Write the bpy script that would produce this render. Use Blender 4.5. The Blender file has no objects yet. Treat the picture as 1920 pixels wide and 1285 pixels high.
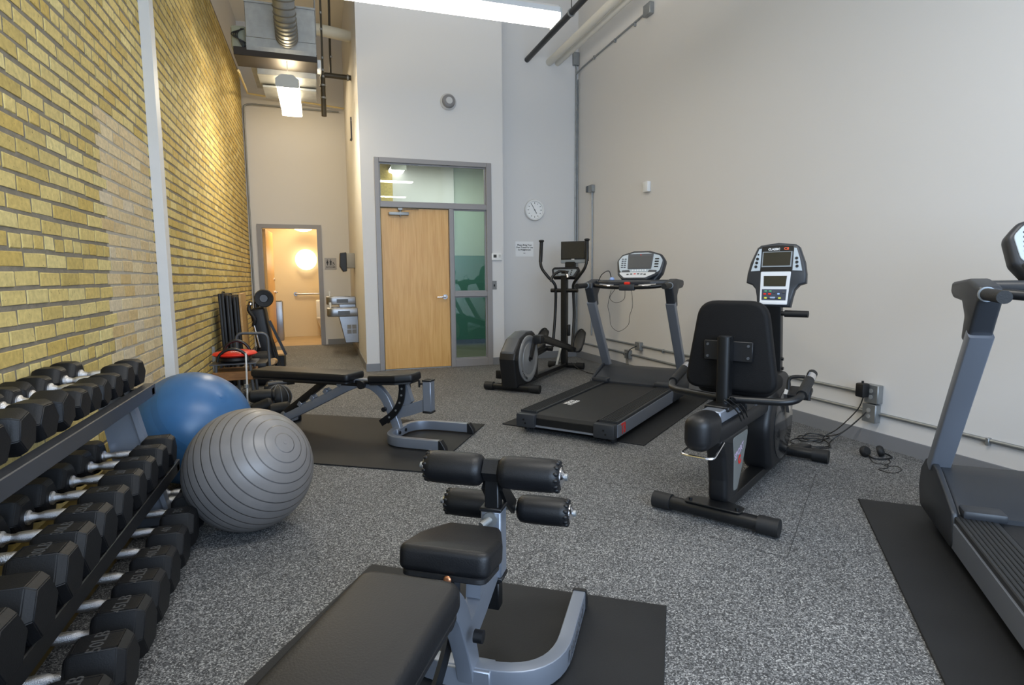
import bpy, bmesh, math, random
from mathutils import Vector as V, Matrix as M
R = math.radians
PI = math.pi
random.seed(7)
S = bpy.context.scene
COL = S.collection

# ------------------------------------------------------------------ camera
def make_camera():
    f, pi, ya, ro = 1087.9, R(6.3307), R(18.1768), R(-.4207)
    F = V((math.sin(ya)*math.cos(pi), math.cos(ya)*math.cos(pi), -math.sin(pi)))
    r = V((math.cos(ya), -math.sin(ya), 0)); u = r.cross(F)
    rr = math.cos(ro)*r+math.sin(ro)*u; uu = -math.sin(ro)*r+math.cos(ro)*u
    cd = bpy.data.cameras.new('camera'); co = bpy.data.objects.new('camera', cd); COL.objects.link(co)
    cd.sensor_width = 36; cd.lens = 36*f/1920; cd.clip_start = .05; cd.clip_end = 60
    m = M.Identity(4)
    for i in range(3):
        m[i][0], m[i][1], m[i][2] = rr[i], uu[i], -F[i]
    m[2][3] = 1.21
    co.matrix_world = m; S.camera = co
    return rr, uu, F, f
CAMR, CAMU, CAMF, CAMFL = make_camera()
# ------------------------------------------------------------------ world, exposure
S.view_settings.view_transform = 'Standard'; S.view_settings.look = 'None'
S.view_settings.exposure = -0.12; S.view_settings.gamma = 1.0; S.view_settings.use_curve_mapping = False
w = bpy.data.worlds.new('world'); S.world = w; w.use_nodes = True
w.node_tree.nodes['Background'].inputs[0].default_value = (.55, .7, 1, 1)
w.node_tree.nodes['Background'].inputs[1].default_value = .6
# ------------------------------------------------------------------ lights of the room
def area(name, loc, rot, sx, sy, power, col):
    l = bpy.data.lights.new(name, 'AREA'); l.shape = 'RECTANGLE'; l.size = sx; l.size_y = sy
    l.energy = power; l.color = col
    o = bpy.data.objects.new(name, l); COL.objects.link(o); o.location = loc; o.rotation_euler = rot
    return o
TUBE = (1.0, .965, .90)
WARM = (1.0, .81, .52)
TUBE_STRENGTH = 14.0
area('window_daylight', (1.2, -2.60, 1.9), (R(90), 0, 0), 4.2, 2.3, 300, (.58, .76, 1.0))
area('ceiling_tube_light', (1.0, 1.4, 3.5), (0, 0, 0), 2.4, .3, 62, TUBE)
area('ceiling_tube_light', (1.2, -1.2, 3.5), (0, 0, 0), 2.4, .3, 40, TUBE)
area('corridor_tube_uplight', (-.255, 7.83, 3.50), (R(180), 0, 0), .16, 1.15, 26, WARM)
area('corridor_fill_light', (-.3, 9.9, 4.45), (0, 0, 0), .2, 1.2, 26, WARM)  # added fill, hidden behind the fan unit, to brighten the far wall
area('room_tube_uplight', (.83, 4.94, 3.56), (R(180), 0, 0), 2.3, .16, 55, TUBE)
area('restroom_light', (-.3, 12.4, 2.5), (0, 0, 0), .5, .5, 34, (1, .80, .52))
area('back_room_light', (2.0, 9.2, 3.1), (0, 0, 0), 1.2, .5, 34, (.95, 1, .9))

# ------------------------------------------------------------------ materials
def lin(h):
    if isinstance(h, str):
        h = h.lstrip('#'); c = [int(h[i:i+2], 16)/255 for i in (0, 2, 4)]
    else: c = [v/255 for v in h]
    return tuple(v/12.92 if v <= .04045 else ((v+.055)/1.055)**2.4 for v in c)
MATS = {}
def mat(name, col, rough=.5, metal=0, var=0, vscale=8, bump=0, bscale=60, coat=0, spec=.5, stretch=None, island=0, brushed=None):
    if name in MATS: return MATS[name]
    m = bpy.data.materials.new(name); m.use_nodes = True; MATS[name] = m
    nt = m.node_tree; N = nt.nodes; L = nt.links; b = N['Principled BSDF']
    c = lin(col)
    b.inputs['Base Color'].default_value = (*c, 1); b.inputs['Roughness'].default_value = rough
    b.inputs['Metallic'].default_value = metal; b.inputs['Coat Weight'].default_value = coat
    b.inputs['Specular IOR Level'].default_value = spec
    tc = N.new('ShaderNodeTexCoord')
    src = tc.outputs['Object']
    if stretch:
        mp = N.new('ShaderNodeMapping'); mp.inputs['Scale'].default_value = stretch
        L.new(src, mp.inputs[0]); src = mp.outputs[0]
    if var:
        n = N.new('ShaderNodeTexNoise'); n.inputs['Scale'].default_value = vscale; n.inputs['Detail'].default_value = 4
        L.new(src, n.inputs[0])
        mr = N.new('ShaderNodeMapRange'); mr.inputs[1].default_value = .3; mr.inputs[2].default_value = .7
        mr.inputs[3].default_value = 1-var; mr.inputs[4].default_value = 1+var
        L.new(n.outputs[0], mr.inputs[0])
        mx = N.new('ShaderNodeMix'); mx.data_type = 'RGBA'; mx.blend_type = 'MULTIPLY'; mx.inputs[0].default_value = 1
        mx.inputs[6].default_value = (*c, 1); L.new(mr.outputs[0], mx.inputs[7]); L.new(mx.outputs[2], b.inputs['Base Color'])
    if bump:
        n2 = N.new('ShaderNodeTexNoise'); n2.inputs['Scale'].default_value = bscale; n2.inputs['Detail'].default_value = 3
        L.new(src, n2.inputs[0])
        bp = N.new('ShaderNodeBump'); bp.inputs['Strength'].default_value = bump; bp.inputs['Distance'].default_value = .004
        L.new(n2.outputs[0], bp.inputs['Height']); L.new(bp.outputs[0], b.inputs['Normal'])
    return m
def emit(name, col, strength):
    m = bpy.data.materials.new(name); m.use_nodes = True; N = m.node_tree.nodes; b = N['Principled BSDF']
    b.inputs['Base Color'].default_value = (.9, .9, .9, 1)
    b.inputs['Emission Color'].default_value = (*col, 1); b.inputs['Emission Strength'].default_value = strength
    return m
def glass(name, tint, gloss=.12):
    m = bpy.data.materials.new(name); m.use_nodes = True; nt = m.node_tree; N = nt.nodes; L = nt.links
    N.remove(N['Principled BSDF']); out = N['Material Output']
    t = N.new('ShaderNodeBsdfTransparent'); t.inputs[0].default_value = (*tint, 1)
    g = N.new('ShaderNodeBsdfGlossy'); g.inputs['Roughness'].default_value = .01
    fr = N.new('ShaderNodeFresnel'); fr.inputs[0].default_value = 1.5
    ad = N.new('ShaderNodeMath'); ad.operation = 'ADD'; ad.inputs[1].default_value = gloss; L.new(fr.outputs[0], ad.inputs[0])
    mx = N.new('ShaderNodeMixShader'); L.new(ad.outputs[0], mx.inputs[0]); L.new(t.outputs[0], mx.inputs[1]); L.new(g.outputs[0], mx.inputs[2])
    L.new(mx.outputs[0], out.inputs[0]); return m
def brick_mat(name, cols, rough=.85):
    m = bpy.data.materials.new(name); m.use_nodes = True; nt = m.node_tree; N = nt.nodes; L = nt.links; b = N['Principled BSDF']
    g = N.new('ShaderNodeNewGeometry'); oi = N.new('ShaderNodeObjectInfo')
    ad = N.new('ShaderNodeMath'); ad.operation = 'ADD'; L.new(g.outputs['Random Per Island'], ad.inputs[0]); L.new(oi.outputs['Random'], ad.inputs[1])
    frc = N.new('ShaderNodeMath'); frc.operation = 'FRACT'; L.new(ad.outputs[0], frc.inputs[0])
    cr = N.new('ShaderNodeValToRGB'); L.new(frc.outputs[0], cr.inputs[0])
    e = cr.color_ramp.elements
    while len(e) < len(cols): e.new(.5)
    for i, c in enumerate(cols): e[i].position = i/(len(cols)-1); e[i].color = (*lin(c), 1)
    tc = N.new('ShaderNodeNewGeometry')
    n = N.new('ShaderNodeTexNoise'); n.inputs['Scale'].default_value = 38; n.inputs['Detail'].default_value = 6; L.new(tc.outputs['Position'], n.inputs[0])
    mr = N.new('ShaderNodeMapRange'); mr.inputs[1].default_value = .25; mr.inputs[2].default_value = .75; mr.inputs[3].default_value = .80; mr.inputs[4].default_value = 1.18
    L.new(n.outputs[0], mr.inputs[0])
    mx = N.new('ShaderNodeMix'); mx.data_type = 'RGBA'; mx.blend_type = 'MULTIPLY'; mx.inputs[0].default_value = 1
    L.new(cr.outputs[0], mx.inputs[6]); L.new(mr.outputs[0], mx.inputs[7])
    # small dark pits
    n3 = N.new('ShaderNodeTexNoise'); n3.inputs['Scale'].default_value = 90; L.new(tc.outputs['Position'], n3.inputs[0])
    m3 = N.new('ShaderNodeMapRange'); m3.inputs[1].default_value = .70; m3.inputs[2].default_value = .76; L.new(n3.outputs[0], m3.inputs[0])
    mx2 = N.new('ShaderNodeMix'); mx2.data_type = 'RGBA'; L.new(m3.outputs[0], mx2.inputs[0]); L.new(mx.outputs[2], mx2.inputs[6]); mx2.inputs[7].default_value = (.10, .08, .03, 1)
    L.new(mx2.outputs[2], b.inputs['Base Color'])
    b.inputs['Roughness'].default_value = rough
    bp = N.new('ShaderNodeBump'); bp.inputs['Strength'].default_value = .5; bp.inputs['Distance'].default_value = .006
    L.new(n.outputs[0], bp.inputs['Height']); L.new(bp.outputs[0], b.inputs['Normal'])
    return m
def floor_mat():
    m = bpy.data.materials.new('speckled_rubber'); m.use_nodes = True; nt = m.node_tree; N = nt.nodes; L = nt.links; b = N['Principled BSDF']
    g = N.new('ShaderNodeNewGeometry')
    n = N.new('ShaderNodeTexVoronoi'); n.inputs['Scale'].default_value = 235; n.inputs['Randomness'].default_value = 1; L.new(g.outputs['Position'], n.inputs['Vector'])
    sp = N.new('ShaderNodeSeparateColor'); L.new(n.outputs['Color'], sp.inputs[0])
    cr = N.new('ShaderNodeValToRGB'); L.new(sp.outputs[0], cr.inputs[0]); e = cr.color_ramp.elements
    e[0].position = 0; e[0].color = (*lin('#242527'), 1); e[1].position = 1; e[1].color = (*lin('#b2b2b0'), 1)
    for ps, c in ((.35, '#414244'), (.70, '#6c6d6e'), (.9, '#8e8e8e')):
        x = e.new(ps); x.color = (*lin(c), 1)
    n2 = N.new('ShaderNodeTexNoise'); n2.inputs['Scale'].default_value = 2.2; n2.inputs['Detail'].default_value = 3; L.new(g.outputs['Position'], n2.inputs[0])
    mr = N.new('ShaderNodeMapRange'); mr.inputs[1].default_value = .3; mr.inputs[2].default_value = .7; mr.inputs[3].default_value = .92; mr.inputs[4].default_value = 1.08; L.new(n2.outputs[0], mr.inputs[0])
    mx = N.new('ShaderNodeMix'); mx.data_type = 'RGBA'; mx.blend_type = 'MULTIPLY'; mx.inputs[0].default_value = 1
    L.new(cr.outputs[0], mx.inputs[6]); L.new(mr.outputs[0], mx.inputs[7]); L.new(mx.outputs[2], b.inputs['Base Color'])
    b.inputs['Roughness'].default_value = .75
    bp = N.new('ShaderNodeBump'); bp.inputs['Strength'].default_value = .25; bp.inputs['Distance'].default_value = .002
    L.new(n.outputs['Distance'], bp.inputs['Height']); L.new(bp.outputs[0], b.inputs['Normal'])
    return m
def wood_mat(name, c1, c2, scale=(14, 14, .9), rough=.4):
    m = bpy.data.materials.new(name); m.use_nodes = True; nt = m.node_tree; N = nt.nodes; L = nt.links; b = N['Principled BSDF']
    tc = N.new('ShaderNodeTexCoord'); mp = N.new('ShaderNodeMapping'); mp.inputs['Scale'].default_value = scale; L.new(tc.outputs['Object'], mp.inputs[0])
    n = N.new('ShaderNodeTexNoise'); n.inputs['Scale'].default_value = 2.4; n.inputs['Detail'].default_value = 7; n.inputs['Distortion'].default_value = .8; L.new(mp.outputs[0], n.inputs[0])
    cr = N.new('ShaderNodeValToRGB'); e = cr.color_ramp.elements; e[0].position = .3; e[0].color = (*lin(c1), 1); e[1].position = .7; e[1].color = (*lin(c2), 1)
    L.new(n.outputs[0], cr.inputs[0]); L.new(cr.outputs[0], b.inputs['Base Color']); b.inputs['Roughness'].default_value = rough
    return m
def ridged_mat(name, col, rough, freq):
    m = mat(name, col, rough, var=.06, vscale=3); nt = m.node_tree; N = nt.nodes; L = nt.links
    tc = N.new('ShaderNodeTexCoord'); sx = N.new('ShaderNodeSeparateXYZ'); L.new(tc.outputs['Object'], sx.inputs[0])
    # angle from the ball's own axis, so the moulded ridges are evenly spaced
    ac = N.new('ShaderNodeMath'); ac.operation = 'MULTIPLY'; ac.inputs[1].default_value = 1; L.new(sx.outputs[2], ac.inputs[0])
    cl = N.new('ShaderNodeMath'); cl.operation = 'ARCCOSINE'; L.new(ac.outputs[0], cl.inputs[0])
    mu = N.new('ShaderNodeMath'); mu.operation = 'MULTIPLY'; mu.inputs[1].default_value = freq; L.new(cl.outputs[0], mu.inputs[0])
    si = N.new('ShaderNodeMath'); si.operation = 'FRACT'; L.new(mu.outputs[0], si.inputs[0])
    mr = N.new('ShaderNodeMapRange'); mr.inputs[1].default_value = .0; mr.inputs[2].default_value = .12; mr.inputs[3].default_value = 1; mr.inputs[4].default_value = 0; L.new(si.outputs[0], mr.inputs[0])
    bp = N.new('ShaderNodeBump'); bp.inputs['Strength'].default_value = .8; bp.inputs['Distance'].default_value = .006
    L.new(mr.outputs[0], bp.inputs['Height']); L.new(bp.outputs[0], N['Principled BSDF'].inputs['Normal'])
    return m
WALL = mat('painted_drywall', '#d8d6d4', .7, bump=.05, bscale=120)
CEIL = mat('ceiling_paint', '#e6e2d8', .8)
BASE = mat('vinyl_cove_base', '#7f8186', .5)
FRAME = mat('grey_door_frame_paint', '#8f8c8c', .4)
WHITE = mat('white_plastic', '#e4e4e2', .4)
OFFW = mat('white_column_paint', '#dcdbd9', .5, bump=.05, bscale=60)
BLACK = mat('black_metal', '#0e0f11', .38)
BLKPL = mat('black_plastic', '#111215', .45, bump=.08, bscale=300)
BLKRUB = mat('black_rubber', '#121315', .6)
HEX = mat('black_urethane', '#0e0f12', .5, bump=.12, bscale=260, var=.08, vscale=20, spec=.32)
VINYL = mat('black_vinyl', '#0f1013', .45, spec=.4, bump=.12, bscale=220)
FOAM = mat('black_foam', '#0f1012', .6, bump=.25, bscale=90)
MATRUB = mat('black_mat_rubber', '#1b1c1e', .62, spec=.35, bump=.18, bscale=260, var=.12, vscale=5)
CHROME = mat('chrome', '#e6e6ea', .12, 1)
KNURL = mat('knurled_chrome', '#d8d8dc', .3, 1, bump=.6, bscale=420)
SILVER = mat('silver_frame_paint', '#8b919c', .36, .55)
GUN = mat('gunmetal_paint', '#55585d', .42, .3)
STEEL = mat('galvanised_steel', '#9a9d9e', .5, .8, var=.10, vscale=12)
STAIN = mat('stainless_steel', '#9b9c9f', .33, .9, stretch=(4, 4, 40), var=.06, vscale=6)
DARKSTEEL = mat('dark_steel_pipe', '#4a4438', .5, .4)
BLUEBALL = ridged_mat('blue_vinyl', '#33618f', .35, 1.0)
GREYBALL = ridged_mat('grey_vinyl', '#787574', .38, 6.3)
RED = mat('red_plastic', '#d9281a', .35)
REDP = mat('red_print', '#d8261c', .5)
WHP = mat('white_print', '#eeeeee', .5)
BLKP = mat('black_print', '#222222', .5)
GREYP = mat('grey_print', '#4b4d52', .5)
SCREEN = mat('dark_screen', '#2b2c2a', .12, coat=.3)
SCREENG = mat('grey_screen', '#57585a', .12, coat=.3)
CONS = mat('console_silver', '#8f979e', .4, .3)
CONSLT = mat('console_light', '#b5bfc6', .4, .1)
CONSW = mat('console_white', '#d8dadd', .3)
GREYPL = mat('grey_plastic', '#4a4c50', .45, bump=.06, bscale=300)
HOOD = mat('charcoal_hood_plastic', '#2c2f34', .42, bump=.08, bscale=300)
BELT = mat('treadmill_belt', '#191a1c', .6, bump=.2, bscale=380)
MAPLE = wood_mat('maple_veneer', '#cf9a52', '#dfb06a')
OAK = wood_mat('brown_wood', '#7b5531', '#9b6d3f', (3, 14, 14))
TANW = wood_mat('tan_wood', '#b38a54', '#c79e66', (3, 14, 14))
DKHEAD = mat('dark_drip_pan', '#2a2521', .5, .3)
CREAMP = mat('cream_pipe', '#d9d2bd', .5)
PVC = mat('painted_pipe', '#dad7ce', .5)
TILE = mat('tan_wall_tile', '#dfcba2', .45)
TILEF = mat('tan_floor_tile', '#a8906c', .5, var=.08, vscale=4)
TEAL = mat('teal_wall_paint', '#4c7f76', .6)
SAGE = mat('sage_wall_paint', '#b4bfb2', .6)
LENS = emit('lit_fluorescent_lens', TUBE, TUBE_STRENGTH)
LENSW = emit('lit_warm_fluorescent_lens', (1, .88, .66), 48)
GLOBE = emit('lit_globe', (1, .88, .68), 3.6)
LENSB = emit('lit_back_room_lens', (1, 1, .95), 4)
PANE = glass('clear_pane', (.93, .97, .95), .03)
PANEG = glass('green_pane', (.80, .89, .86), .02)
BRICK = brick_mat('yellow_brick', ['#b8a05a', '#cab26c', '#d4be7a', '#c2a557', '#d9c788', '#bfa866'])
BRICKP = brick_mat('whitewashed_brick', ['#c9b184', '#d2bb90', '#cdb88f', '#d5c29a', '#c6a972', '#cfc0a4'])
MORTAR = mat('grey_mortar', '#7d7566', .9, var=.15, vscale=20, bump=.5, bscale=120)
MORTARP = mat('pale_mortar', '#aaa294', .9, var=.08, vscale=20)

# ------------------------------------------------------------------ geometry helpers
class G:
    def __init__(s): s.bm = bmesh.new()
    def merge(s, b, m=None):
        if m is not None: bmesh.ops.transform(b, matrix=m, verts=b.verts)
        t = bpy.data.meshes.new('t'); b.to_mesh(t); b.free(); s.bm.from_mesh(t); bpy.data.meshes.remove(t); return s
    def box(s, c, d, rot=None, bev=0, seg=2):
        b = bmesh.new(); bmesh.ops.create_cube(b, size=1)
        bmesh.ops.scale(b, vec=V(d), verts=b.verts)
        if bev: bmesh.ops.bevel(b, geom=b.edges[:], offset=bev, segments=seg, affect='EDGES', profile=.5)
        m = M.Translation(c)
        if rot is not None: m = m @ (rot.to_4x4() if hasattr(rot, 'to_4x4') else rot)
        return s.merge(b, m)
    def bx(s, x0, x1, y0, y1, z0, z1, bev=0, seg=2):
        return s.box(((x0+x1)/2, (y0+y1)/2, (z0+z1)/2), (abs(x1-x0), abs(y1-y0), abs(z1-z0)), None, bev, seg)
    def cyl(s, p0, p1, r0, r1=None, n=18):
        r1 = r0 if r1 is None else r1; p0 = V(p0); p1 = V(p1); d = p1-p0
        b = bmesh.new(); bmesh.ops.create_cone(b, cap_ends=True, segments=n, radius1=r0, radius2=r1, depth=d.length)
        m = M.Translation((p0+p1)/2) @ d.to_track_quat('Z', 'Y').to_matrix().to_4x4()
        return s.merge(b, m)
    def sph(s, c, r, sc=(1, 1, 1), n=24):
        b = bmesh.new(); bmesh.ops.create_uvsphere(b, u_segments=n, v_segments=n*2//3, radius=r)
        bmesh.ops.scale(b, vec=V(sc), verts=b.verts); return s.merge(b, M.Translation(c))
    def lathe(s, prof, m=None, n=24):
        b = bmesh.new(); rings = []
        for r, z in prof:
            rings.append([b.verts.new((r*math.cos(2*PI*i/n), r*math.sin(2*PI*i/n), z)) for i in range(n)] if r > 1e-6 else [b.verts.new((0, 0, z))])
        for a, c in zip(rings, rings[1:]):
            for i in range(n):
                j = (i+1) % n
                if len(a) == 1 and len(c) == 1: continue
                if len(a) == 1: b.faces.new((a[0], c[j], c[i])) if False else b.faces.new((a[0], c[i], c[j]))
                elif len(c) == 1: b.faces.new((a[i], a[j], c[0]))
                else: b.faces.new((a[i], a[j], c[j], c[i]))
        if len(rings[0]) > 1: b.faces.new(rings[0])
        if len(rings[-1]) > 1: b.faces.new(rings[-1])
        bmesh.ops.recalc_face_normals(b, faces=b.faces)
        return s.merge(b, m)
    def sweep(s, pts, prof, up=None, closed=False):
        """profile [(side, up)] carried along pts; up fixed, else parallel transport"""
        P = [V(p) for p in pts]; n = len(P); b = bmesh.new(); rings = []; k = len(prof); u0 = None
        for i in range(n):
            a = P[i]-P[i-1] if (i > 0 or closed) else P[1]-P[0]
            c = P[(i+1) % n]-P[i] if (i < n-1 or closed) else P[-1]-P[-2]
            a = a.normalized(); c = c.normalized(); t = (a+c)
            t = t.normalized() if t.length > 1e-6 else a
            if up is not None:
                side = t.cross(V(up)).normalized(); uu = side.cross(t).normalized()
                ms = 1/max(.5, math.sqrt(max(.25, (1+a.dot(c))/2)))
            else:
                if u0 is None:
                    u0 = V((0, 0, 1)) if abs(t.z) < .9 else V((1, 0, 0))
                u0 = (u0-t*u0.dot(t)).normalized(); uu = u0; side = t.cross(uu); ms = 1
            rings.append([b.verts.new(P[i]+side*(q[0]*ms)+uu*q[1]) for q in prof])
        for i in range(n if closed else n-1):
            A, C = rings[i], rings[(i+1) % n]
            for j in range(k): b.faces.new((A[j], A[(j+1) % k], C[(j+1) % k], C[j]))
        if not closed: b.faces.new(rings[0]); b.faces.new(rings[-1])
        bmesh.ops.recalc_face_normals(b, faces=b.faces)
        return s.merge(b)
    def tube(s, pts, r, n=10, closed=False):
        return s.sweep(pts, [(r*math.cos(2*PI*i/n), r*math.sin(2*PI*i/n)) for i in range(n)], None, closed)
    def prism(s, poly, h, m=None, bev=0, seg=2):
        b = bmesh.new(); lo = [b.verts.new((x, y, 0)) for x, y in poly]; hi = [b.verts.new((x, y, h)) for x, y in poly]
        k = len(poly); f0 = b.faces.new(lo); f1 = b.faces.new(hi)
        for i in range(k): b.faces.new((lo[i], lo[(i+1) % k], hi[(i+1) % k], hi[i]))
        bmesh.ops.recalc_face_normals(b, faces=b.faces)
        if bev:
            es = list(set(f0.edges) | set(f1.edges))
            bmesh.ops.bevel(b, geom=es, offset=bev, segments=seg, affect='EDGES', profile=.5)
        return s.merge(b, m)
    def mesh(s, smooth=38):
        me = bpy.data.meshes.new('m'); bmesh.ops.recalc_face_normals(s.bm, faces=s.bm.faces) if False else None
        s.bm.to_mesh(me); s.bm.free()
        if smooth:
            me.polygons.foreach_set('use_smooth', [True]*len(me.polygons)); me.set_sharp_from_angle(angle=R(smooth))
        return me
    def obj(s, name, m, parent=None, smooth=38, **kw): return link(name, s.mesh(smooth), m, parent, **kw)
def link(name, me, m, parent=None, **kw):
    o = bpy.data.objects.new(name, me); me.name = name
    if m is not None and not me.materials: me.materials.append(m)
    COL.objects.link(o)
    if parent is not None: o.parent = parent
    for k, v in kw.items(): o[k] = v
    return o
def thing(name, label, cat, loc=(0, 0, 0), rz=0, group=None):
    o = bpy.data.objects.new(name, None); COL.objects.link(o); o.location = loc; o.rotation_euler = (0, 0, R(rz))
    o.empty_display_size = .1
    return tag(o, label, cat, group)
def tag(o, label, cat, group=None):
    o['label'] = label; o['category'] = cat
    if group: o['group'] = group
    return o
def struct(o, label, cat='wall'):
    o['kind'] = 'structure'; o['label'] = label; o['category'] = cat; return o
def dup(o, parent=None):
    c = o.copy(); COL.objects.link(c)
    if parent is not None: c.parent = parent
    for ch in list(o.children): dup(ch, c)
    return c
def rpoly(pts, r, n=5):
    out = []; k = len(pts)
    for i in range(k):
        p0, p, p1 = V(pts[i-1]), V(pts[i]), V(pts[(i+1) % k])
        rr = r[i] if isinstance(r, (list, tuple)) else r
        a = (p0-p).normalized(); c = (p1-p).normalized(); ang = a.angle(c)
        d = min(rr/math.tan(ang/2), (p0-p).length*.48, (p1-p).length*.48)
        A = p+a*d; C = p+c*d
        for j in range(n+1):
            t = j/n; q = A*(1-t)**2+p*2*t*(1-t)+C*t*t; out.append((q.x, q.y))
    return out
def curve(pts, n=8):
    P = [V(p) for p in pts]; out = []
    for i in range(len(P)-1):
        p0 = P[i-1] if i else P[0]*2-P[1]; p1, p2 = P[i], P[i+1]; p3 = P[i+2] if i+2 < len(P) else P[-1]*2-P[-2]
        for j in range(n):
            t = j/n; out.append(.5*((2*p1)+(p2-p0)*t+(2*p0-5*p1+4*p2-p3)*t*t+(3*p1-p0-3*p2+p3)*t**3))
    out.append(P[-1]); return out
def fillet(pts, r, n=6):
    """polyline in 3D with rounded corners"""
    P = [V(p) for p in pts]; out = [P[0]]
    for i in range(1, len(P)-1):
        a = (P[i-1]-P[i]); c = (P[i+1]-P[i]); rr = r[i-1] if isinstance(r, (list, tuple)) else r
        d = min(rr, a.length*.48, c.length*.48); A = P[i]+a.normalized()*d; C = P[i]+c.normalized()*d
        for j in range(n+1):
            t = j/n; out.append(A*(1-t)**2+P[i]*2*t*(1-t)+C*t*t)
    out.append(P[-1]); return out
def rect(w, h, r=.0): 
    if not r: return [(-w/2, -h/2), (w/2, -h/2), (w/2, h/2), (-w/2, h/2)]
    return rpoly([(-w/2, -h/2), (w/2, -h/2), (w/2, h/2), (-w/2, h/2)], r, 3)
def basis(o, x, y):
    x = V(x).normalized(); y = V(y); z = x.cross(y).normalized(); y = z.cross(x)
    m = M.Identity(4)
    for i in range(3): m[i][0], m[i][1], m[i][2], m[i][3] = x[i], y[i], z[i], o[i]
    return m
def text(name, body, size, m4, mt, parent, ext=.0006, align='CENTER', bold=0, squash=1):
    cu = bpy.data.curves.new('txt', 'FONT'); cu.body = body; cu.size = size; cu.extrude = ext; cu.align_x = align; cu.align_y = 'CENTER'
    cu.offset = bold; cu.resolution_u = 2; cu.space_line = 1.0
    t = bpy.data.objects.new('txt', cu); COL.objects.link(t); bpy.context.view_layer.update()
    me = bpy.data.meshes.new_from_object(t.evaluated_get(bpy.context.evaluated_depsgraph_get()))
    bpy.data.objects.remove(t); bpy.data.curves.remove(cu)
    me.transform(M.Diagonal((squash, 1, 1, 1))); me.transform(m4)
    me.materials.clear()
    return link(name, me, mt, parent)
def pix(p):
    d = V(p)-V((0, 0, 1.21)); z = d.dot(CAMF)
    if z < .05: return None
    return 960+CAMFL*d.dot(CAMR)/z, 642.5-CAMFL*d.dot(CAMU)/z
# ================================================================== THE ROOM
LX, RX, DW, BW, FW, CW, H = -1.16, 3.73, 7.78, 8.15, 11.35, .545, 5.6
def sbox(name, label, m, *b, cat='wall'): return struct(G().bx(*b).obj(name, m, smooth=0), label, cat)
sbox('floor', 'grey speckled rubber gym floor', floor_mat(), LX-.2, RX+.2, -2.8, FW, -.1, 0, cat='floor')
sbox('floor', 'tan tile floor of the lit restroom', TILEF, -1.3, 1.4, FW, 13.4, -.1, 0, cat='floor')
sbox('floor', 'dull floor of the room behind the glazed door', mat('back_room_floor', '#6f6a5a', .6), .7, 4.2, BW+.16, 10.5, -.1, .001, cat='floor')
sbox('ceiling', 'white ceiling high above the gym', CEIL, LX-.2, RX+.2, -2.8, FW+.2, H, H+.1, cat='ceiling')
sbox('ceiling', 'low tan ceiling of the restroom', TILE, -1.3, 1.4, FW+.2, 13.4, 2.6, 2.7, cat='ceiling')
struct(G().bx(.7, 2.3, DW+.14, 10.5, 3.4, 3.5).bx(2.3, 4.2, BW+.16, 10.5, 3.4, 3.5).obj('ceiling', CEIL, smooth=0), 'pale ceiling of the room behind the glazed door', 'ceiling')
sbox('wall_right', 'long plain white wall beside the cardio machines', WALL, RX, RX+.2, -2.8, BW+.2, 0, H)
sbox('wall_recess', 'short white wall with the clock behind the elliptical trainer', WALL, 2.44, RX, BW, BW+.14, 0, H)
# wall with the glazed door
o = G().bx(CW, .713, DW, DW+.12, 0, H).bx(2.269, 2.44, DW, BW, 0, H).bx(.713, 2.269, DW, DW+.12, 2.76, H).obj('wall_back', WALL, smooth=0)
struct(o, 'white wall around the wooden door with glass panes', 'wall')
sbox('wall_corridor', 'white side wall carrying the drinking fountain', WALL, CW, CW+.12, DW+.12, FW, 0, H)
o = G().bx(LX-.2, -.975, FW, FW+.12, 0, 2.17).bx(.015, CW+.12, FW, FW+.12, 0, 2.17).bx(LX-.2, CW+.12, FW, FW+.12, 2.17, H).obj('wall_far', WALL, smooth=0)
struct(o, 'far white wall around the open restroom doorway', 'wall')
# rear wall with the window that lets the daylight in (behind the camera)
o = G().bx(LX-.2, RX+.2, -2.8, -2.68, 0, .7).bx(LX-.2, RX+.2, -2.8, -2.68, 3.3, H).bx(LX-.2, -.95, -2.8, -2.68, .7, 3.3).bx(3.35, RX+.2, -2.8, -2.68, .7, 3.3).obj('wall_rear', WALL, smooth=0)
struct(o, 'white wall with the window behind the viewer', 'wall')
# restroom shell
o = G().bx(-1.3, 1.4, 13.2, 13.4, 0, 2.6).bx(-1.3, -1.1, FW+.12, 13.2, 0, 2.6).bx(1.2, 1.4, FW+.12, 13.2, 0, 2.6).obj('wall_restroom', TILE, smooth=0)
struct(o, 'tan walls inside the restroom', 'wall')
# room behind the glazed door
sbox('wall_back_room', 'sage green upper wall seen through the side pane', SAGE, .7, 4.2, 10.3, 10.4, 1.62, 3.4)
sbox('wall_back_room', 'teal lower wall seen through the side pane', TEAL, .7, 4.2, 10.3, 10.4, .1, 1.62)
sbox('wall_back_room', 'white partition seen through the pane over the door', WALL, 1.24, 2.30, 10.22, 10.28, 1.9, 3.4)
sbox('wall_back_room', 'plain right side wall of the room behind the glass', SAGE, 4.1, 4.2, BW+.14, 10.3, 0, 3.4)
sbox('wall_back_room', 'narrow yellow brick pier seen through the pane over the door', BRICK, 1.0, 1.23, 10.15, 10.28, 0, 3.4)
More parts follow.
